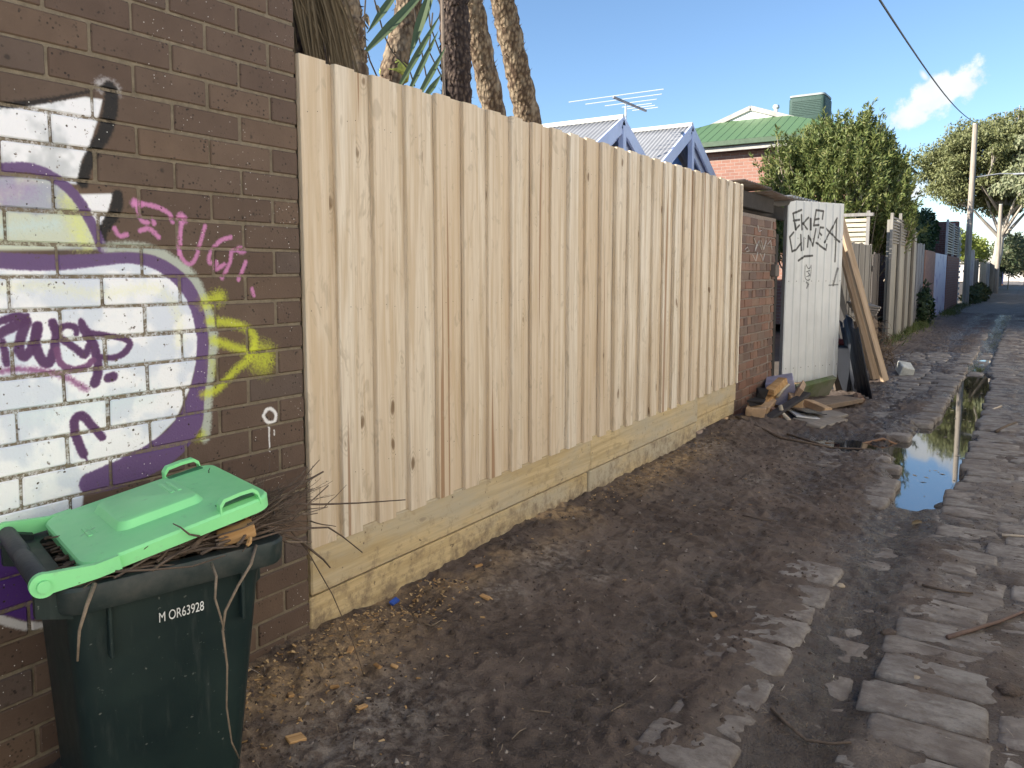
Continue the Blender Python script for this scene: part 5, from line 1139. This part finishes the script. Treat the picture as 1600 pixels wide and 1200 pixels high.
for k in range(75):
    p = bl(rs.uniform(.42, .51), rs.uniform(-.17, .10), .722+rs.uniform(0, .02)); q = Matrix.Rotation(BA+rs.gauss(.1, .5), 4, 'Z') @ Vector((1, 0, rs.uniform(.02, .38))); twig(b, p-q*.05, q, rs.uniform(.08, .26), rs.uniform(.0012, .0040), rs, .3, 7, 1)
for k in range(120):
    p = bl(rs.uniform(.06, .30), rs.uniform(-.20, -.08), .716+rs.uniform(0, .006)); b.box(-.006, .006, -.004, .004, 0, .003, Matrix.Translation(p) @ Matrix.Rotation(rs.uniform(0, 6), 4, 'Z'))
tagp(b.build('branch_litter', twm, world=True, kind='stuff', origin=tuple(bl(.25, 0, .6))), 'tangle of brown twigs filling the open bin', 'twigs')
b = B(); b.loft([rrect(.202, .19, .05, .55, 4, .245), rrect(.202, .19, .05, .655, 4, .245)]); o = b.build('bin_fill', simple('dark_litter', (.05, .036, .026), .95, .5, 60, bump=.8), bin_)
def px_twig(name_label, pts, depth, r, mat=None):
    """hand-shaped twig through points seen in the photograph, at the given plane distance along x"""
    b = B(); P = [on_x(x, y, X) for (x, y), X in zip(pts, depth)]; n = len(P); b.tube(P, [r*(1-.55*k/(n-1)) for k in range(n)], 6)
    tagp(b.build('twig', mat or twm, world=True, smooth=True), name_label, 'twig', 'twigs sticking out of the bin')
px_twig('long straight twig reaching right across the fence palings', [(380, 805), (430, 787), (500, 788), (560, 786), (633, 781)], [-1.72, -1.74, -1.76, -1.78, -1.80], .0045)
px_twig('thick twig pointing up right from bin against dark bricks', [(390, 822), (430, 790), (465, 760), (505, 737)], [-1.70, -1.72, -1.75, -1.78], .006)
px_twig('twig bending down sharply over the fence foot', [(410, 840), (460, 826), (513, 824), (535, 838), (566, 863)], [-1.68, -1.72, -1.76, -1.78, -1.80], .004)
px_twig('dark forked twig drooping past the brick corner', [(440, 835), (470, 845), (490, 862), (505, 874), (516, 887)], [-1.70, -1.72, -1.74, -1.75, -1.76], .005)
px_twig('long hair thin twig curving down to the woodchips', [(455, 830), (480, 860), (520, 930), (550, 1000), (570, 1060), (574, 1098)], [-1.72, -1.74, -1.78, -1.80, -1.82, -1.84], .0022)
px_twig('pale twig lying level at bin front corner', [(370, 852), (410, 848), (450, 847), (487, 847)], [-1.66, -1.66, -1.67, -1.68], .0045, twl)
px_twig('pale thin twig rising along the bricks', [(380, 822), (420, 810), (470, 805), (512, 792)], [-1.68, -1.70, -1.72, -1.75], .003, twl)
px_twig('slender twig aimed up at brick corner', [(400, 815), (440, 770), (470, 742), (480, 730)], [-1.74, -1.76, -1.78, -1.80], .0035)
px_twig('arched grey twig touching the bricks above others', [(380, 765), (410, 752), (444, 742)], [-1.98, -2.03, -2.08], .003, twl)
px_twig('hanging root dangling down bin side with a kink', [(400, 852), (392, 882), (372, 915), (352, 955), (348, 985), (355, 1040), (354, 1105), (362, 1160), (374, 1185)], [-1.55, -1.52, -1.50, -1.495, -1.495, -1.50, -1.51, -1.52, -1.53], .0042, twl)
px_twig('second hanging root joining the kinked one', [(330, 880), (338, 900), (336, 935), (345, 965), (350, 985)], [-1.56, -1.525, -1.50, -1.495, -1.494], .0038, twl)
px_twig('short brown stick hanging from rim near the hinge', [(148, 912), (136, 945), (124, 985), (121, 1033)], [-1.64, -1.615, -1.61, -1.61], .0055, twl)
px_twig('stubby broken branch poking over lid edge', [(300, 858), (318, 838), (338, 820)], [-1.62, -1.63, -1.64], .008)
px_twig('fine forked twig lying up against the lid', [(312, 838), (296, 835), (282, 824), (270, 818)], [-1.60, -1.60, -1.61, -1.62], .003)
px_twig('low twig along the bin rim', [(180, 893), (240, 890), (300, 885), (352, 868)], [-1.60, -1.57, -1.55, -1.54], .003)
for lb, (px_, py_), X, dims, rot in (('upper sawn wood offcut wedged under the lid', (370, 822), -1.66, (.05, .04, .03), (0, .1, .5)), ('lower bark edged wood offcut on the bin rim', (372, 842), -1.60, (.085, .04, .035), (.2, -.25, 1.1)), ('tiny wood offcut beside the larger ones on bin rim', (390, 852), -1.56, (.015, .015, .02), (0, 0, .4))):
    b = B(); b.bbox(-dims[0]/2, dims[0]/2, -dims[1]/2, dims[1]/2, 0, dims[2], .004, rough=.003, seed=int(px_)); o = b.build('wood_offcut', M['chip']); o.location = on_x(px_, py_, X); o.rotation_euler = rot; tagp(o, lb, 'wood offcut', 'offcuts in the bin')
# ------------------------------------------------------------------ chips, sticks and scraps on the ground
def gz(x, y): return gh(x, y)
rs = random.Random(77); b = B()
def chipbox(b, x, y, L, w_, h, rz, tx, ty, z=None): b.bbox(-L/2, L/2, -w_/2, w_/2, 0, h, h*.25, Matrix.Translation((x, y, gz(x, y)-.002 if z is None else z)) @ Matrix.Rotation(rz, 4, 'Z') @ Matrix.Rotation(tx, 4, 'X') @ Matrix.Rotation(ty, 4, 'Y'))
XC = []; 
while len(XC) < 620:
    y = rs.uniform(1.2, 2.6); x = -2.13+abs(rs.gauss(0, .13+.10*max(0, 1-abs(y-1.75)/.6)))
    XC.append((x, y))
while len(XC) < 860: XC.append((-2.13+abs(rs.gauss(0, .14)), rs.gauss(5.0, .7)))
while len(XC) < 960: XC.append((rs.uniform(-2.1, -1.2), rs.uniform(1.5, 6)))
ca_ = np.array(XC); zc_ = ground_h(ca_[:, 0], ca_[:, 1])
cv = B()
for (x, y), z in zip(XC, zc_):
    if x < WX+.012: continue
    s = rs.uniform(.4, 1.2); chipbox(cv, x, y, .016*s, .007*s, .003*s, rs.uniform(0, 6.3), rs.gauss(0, .3), rs.gauss(0, .3), z)
t = NT('woodchip'); col = t.ramp(t.island(), (0, (.30, .18, .08)), (.4, (.44, .29, .14)), (.8, (.55, .40, .22)), (1, (.20, .12, .06)))
chipm = t.done(col, .85, None, .2); tagp(cv.build('woodchips', chipm, world=True, kind='stuff', origin=(-2.0, 1.9, 0)), 'scattered woodchips and sawdust along wall and fence foot', 'woodchips')
# crumbs of soil
cl = B(); ns = 5200; cx_ = np.array([rs.uniform(-2.1, .3) for _ in range(ns)]); cy_ = np.array([1.3+5.5*rs.random()**1.6 for _ in range(ns)]); zz_ = ground_h(cx_, cy_)
for x, y, z in zip(cx_, cy_, zz_):
    s = rs.uniform(.003, .010)*(1.5 if rs.random() < .08 else 1)*(1.0 if x < -.7 else .7)
    cl.add([(x+s*math.cos(a)*rs.uniform(.7, 1.2), y+s*math.sin(a)*rs.uniform(.7, 1.2), z-.001) for a in (0, 1.57, 3.14, 4.71)]+[(x+rs.uniform(-.3, .3)*s, y, z+s*rs.uniform(.5, 1.0))], [(0, 1, 4), (1, 2, 4), (2, 3, 4), (3, 0, 4)])
t = NT('soil_crumb'); col = t.ramp(t.island(), (0, (.05, .038, .032)), (.6, (.085, .066, .057)), (.9, (.14, .112, .096)), (1, (.30, .27, .24)))
tagp(cl.build('soil_crumbs', t.done(col, .9, None, .2), world=True, kind='stuff', origin=(-1, 3, 0)), 'loose crumbs of soil and grit on the mud', 'soil')
for k, (px_, py_, L, w_, lb) in enumerate(((758, 948, .045, .02, 'orange woodchip lying alone on dark mud'), (462, 1168, .05, .035, 'reddish chip of bark near the bin foot'), (455, 1105, .03, .02, 'pale chip in the woodchips by the wall'), (523, 1087, .03, .012, 'thin pale chip right of the chip drift'), (548, 1034, .035, .02, 'orange chip below the sleeper corner'), (616, 1052, .028, .014, 'small orange chip on the mud'), (565, 1122, .04, .015, 'grey white chip on the mud'), (590, 1060, .04, .012, 'chip standing tilted near hair thin twig'), (748, 897, .04, .02, 'dark flat chip near the long sleeper'), (1115, 963, .03, .02, 'tiny white chip alone in mid lane mud'))):
    p = on_z(px_, py_, 0); b = B(); b.bbox(-L/2, L/2, -w_/2, w_/2, 0, .010, .002, rough=.002, seed=k); o = b.build('wood_chip', M['chip']); o.location = (p.x, p.y, gz(p.x, p.y)); o.rotation_euler = (.1, .15, k*1.3); tagp(o, lb, 'wood chip', 'larger chips on the mud')
def gstick(lb, pts, r, mat=twm, cat='stick', lift=.004):
    b = B(); P = []
    for x, y in pts: p = on_z(x, y, 0); P.append(Vector((p.x, p.y, gz(p.x, p.y)+r*.6+lift)))
    b.tube(P, [r*(1-.4*k/(len(P)-1)) for k in range(len(P))], 6); tagp(b.build('stick', mat, world=True, smooth=True), lb, cat, 'sticks on the ground')
gstick('long curved stick lying across cobbles at right edge', [(1480, 1001), (1520, 990), (1560, 976), (1600, 960), (1640, 950)], .009, simple('stick_red', (.15, .10, .08), .85))
gstick('thin stick lying over the gutter near picture bottom', [(1205, 1107), (1230, 1128), (1260, 1148), (1300, 1160), (1330, 1166)], .006)
gstick('short dark twig on cobbles near right edge', [(1440, 918), (1480, 925), (1520, 929)], .006)
gstick('brown stick pointing into the puddle from the left', [(1290, 683), (1340, 682), (1380, 683), (1408, 684)], .016, simple('stick_orange', (.22, .13, .08), .85))
gstick('second thinner stick parallel to the one by the puddle', [(1230, 680), (1300, 694), (1360, 697), (1400, 700)], .010)
gstick('third dark stick lying across mud toward the puddle', [(1150, 668), (1220, 690), (1300, 697)], .014)
gstick('short stick on cobbles right of the puddle', [(1556, 675), (1575, 667), (1588, 661)], .014)
gstick('pale splinter on cobbles right of the puddle', [(1542, 638), (1565, 634)], .016, simple('splinter', (.5, .42, .33), .8))
gstick('white splinter near right picture edge', [(1566, 836), (1605, 840)], .009, bpy.data.materials['splinter'])
gstick('black twig in upper mud', [(1160, 810), (1190, 812), (1215, 815)], .004)
gstick('pale straw on mud below the fence', [(800, 1160), (812, 1150), (822, 1142)], .002, twl)
gstick('small y shaped straw on mud', [(955, 1120), (968, 1110), (977, 1100)], .0025, twl)
gstick('thin straw lying near picture bottom', [(828, 1112), (860, 1112)], .002, twl)
gstick('crossed pale straws on the mud beside the ash mark', [(660, 990), (675, 998), (690, 986)], .004, twl)
gstick('pale curved splinter by the fence foot', [(645, 975), (655, 990), (668, 1000)], .003, twl)
for lb, (px_, py_), s in (('upper dark mud clod on the cobbles', (1575, 1085), .035), ('small stone on cobbles below the long stick', (1490, 1060), .018), ('round clod beside small stone', (1430, 1062), .016), ('clump of wet leaves by the gutter', (1390, 985), .03), ('brown lump on the kerb stone', (1312, 915), .02), ('wet leaf lump in the puddle', (1475, 735), .03), ('dark lump at puddle edge', (1470, 750), .025)):
    p = on_z(px_, py_, 0); b = B(); r_ = np.random.RandomState(int(px_)); V = []
    b.tube([(0, 0, -s*.3), (s*.1, 0, 0), (0, s*.1, s*.4), (0, 0, s*.6)], [s*.8, s*1.1, s*.8, s*.2], 9, True, .22); o = b.build('clod', mud if 'leaf' not in lb and 'stone' not in lb else bark, smooth=True); o.location = (p.x, p.y, gz(p.x, p.y)); tagp(o, lb, 'clod', 'lumps on the lane')
p = on_z(583, 985, 0); b = B(); b.bbox(-.012, .012, -.02, .02, 0, .012, .003, rough=.004); o = b.build('blue_scrap', simple('blue_plastic', (.04, .10, .42), .4)); o.location = (-2.12, 2.31, gz(-2.12, 2.31)+.01); o.rotation_euler = (.3, .6, .2); tagp(o, 'small blue plastic scrap at the sleeper foot', 'scrap')
p = on_z(1432, 812, 0); b = B(); blade(b, p+Vector((-.02, -.02, gz(p.x, p.y)+.006)), p+Vector((.03, .02, gz(p.x, p.y)+.012)), .028, .006); tagp(b.build('dry_leaf', strawm, world=True), 'dry brown leaf on mud beside the gutter', 'leaf')

# straw and fine splinters trodden into the mud
st = B(); ns = 1100; sx_ = np.array([rs.uniform(-2.1, .25) for _ in range(ns)]); sy_ = np.array([1.3+7.5*rs.random()**1.7 for _ in range(ns)]); sz_ = ground_h(sx_, sy_)
for x, y, z in zip(sx_, sy_, sz_):
    a = rs.uniform(0, 6.28); L = rs.uniform(.006, .030)*(1.6 if rs.random() < .06 else 1); d = Vector((math.cos(a), math.sin(a), rs.gauss(0, .15)))*L; w_ = Vector((-math.sin(a), math.cos(a), 0))*rs.uniform(.0005, .0014); c = Vector((x, y, z+.002)); k_ = w_*rs.uniform(-4, 4)
    st.add([c-d-w_, c+k_-w_+Vector((0, 0, .001)), c+d, c+k_+w_+Vector((0, 0, .001)), c-d+w_], [(0, 1, 3, 4), (1, 2, 3)])
t = NT('straw'); col = t.ramp(t.island(), (0, (.10, .075, .055)), (.5, (.24, .185, .13)), (.85, (.38, .31, .23)), (1, (.55, .50, .42)))
tagp(st.build('straw_bits', t.done(col, .85, None, .2), world=True, kind='stuff', origin=(-1, 3.2, 0)), 'fine straw and splinters trodden into the mud', 'straw')

fb_ = B()
for k in range(46):
    y = rs.uniform(5.5, 12); x = rs.uniform(float(np.interp(y, PL[:, 0], PL[:, 1])), -.34); a = rs.uniform(0, 6.28); L = rs.uniform(.008, .03); c = Vector((x, y, -.0505)); d = Vector((math.cos(a), math.sin(a), 0))*L; w_ = Vector((-math.sin(a), math.cos(a), 0))*L*rs.uniform(.15, .5)
    fb_.add([c-d, c-w_, c+d, c+w_+Vector((0, 0, .002))], [(0, 1, 2, 3)])
tagp(fb_.build('floating_litter', bark, world=True, kind='stuff', origin=(-.5, 8, -.05)), 'bits of leaf and bark floating on the puddle', 'litter')
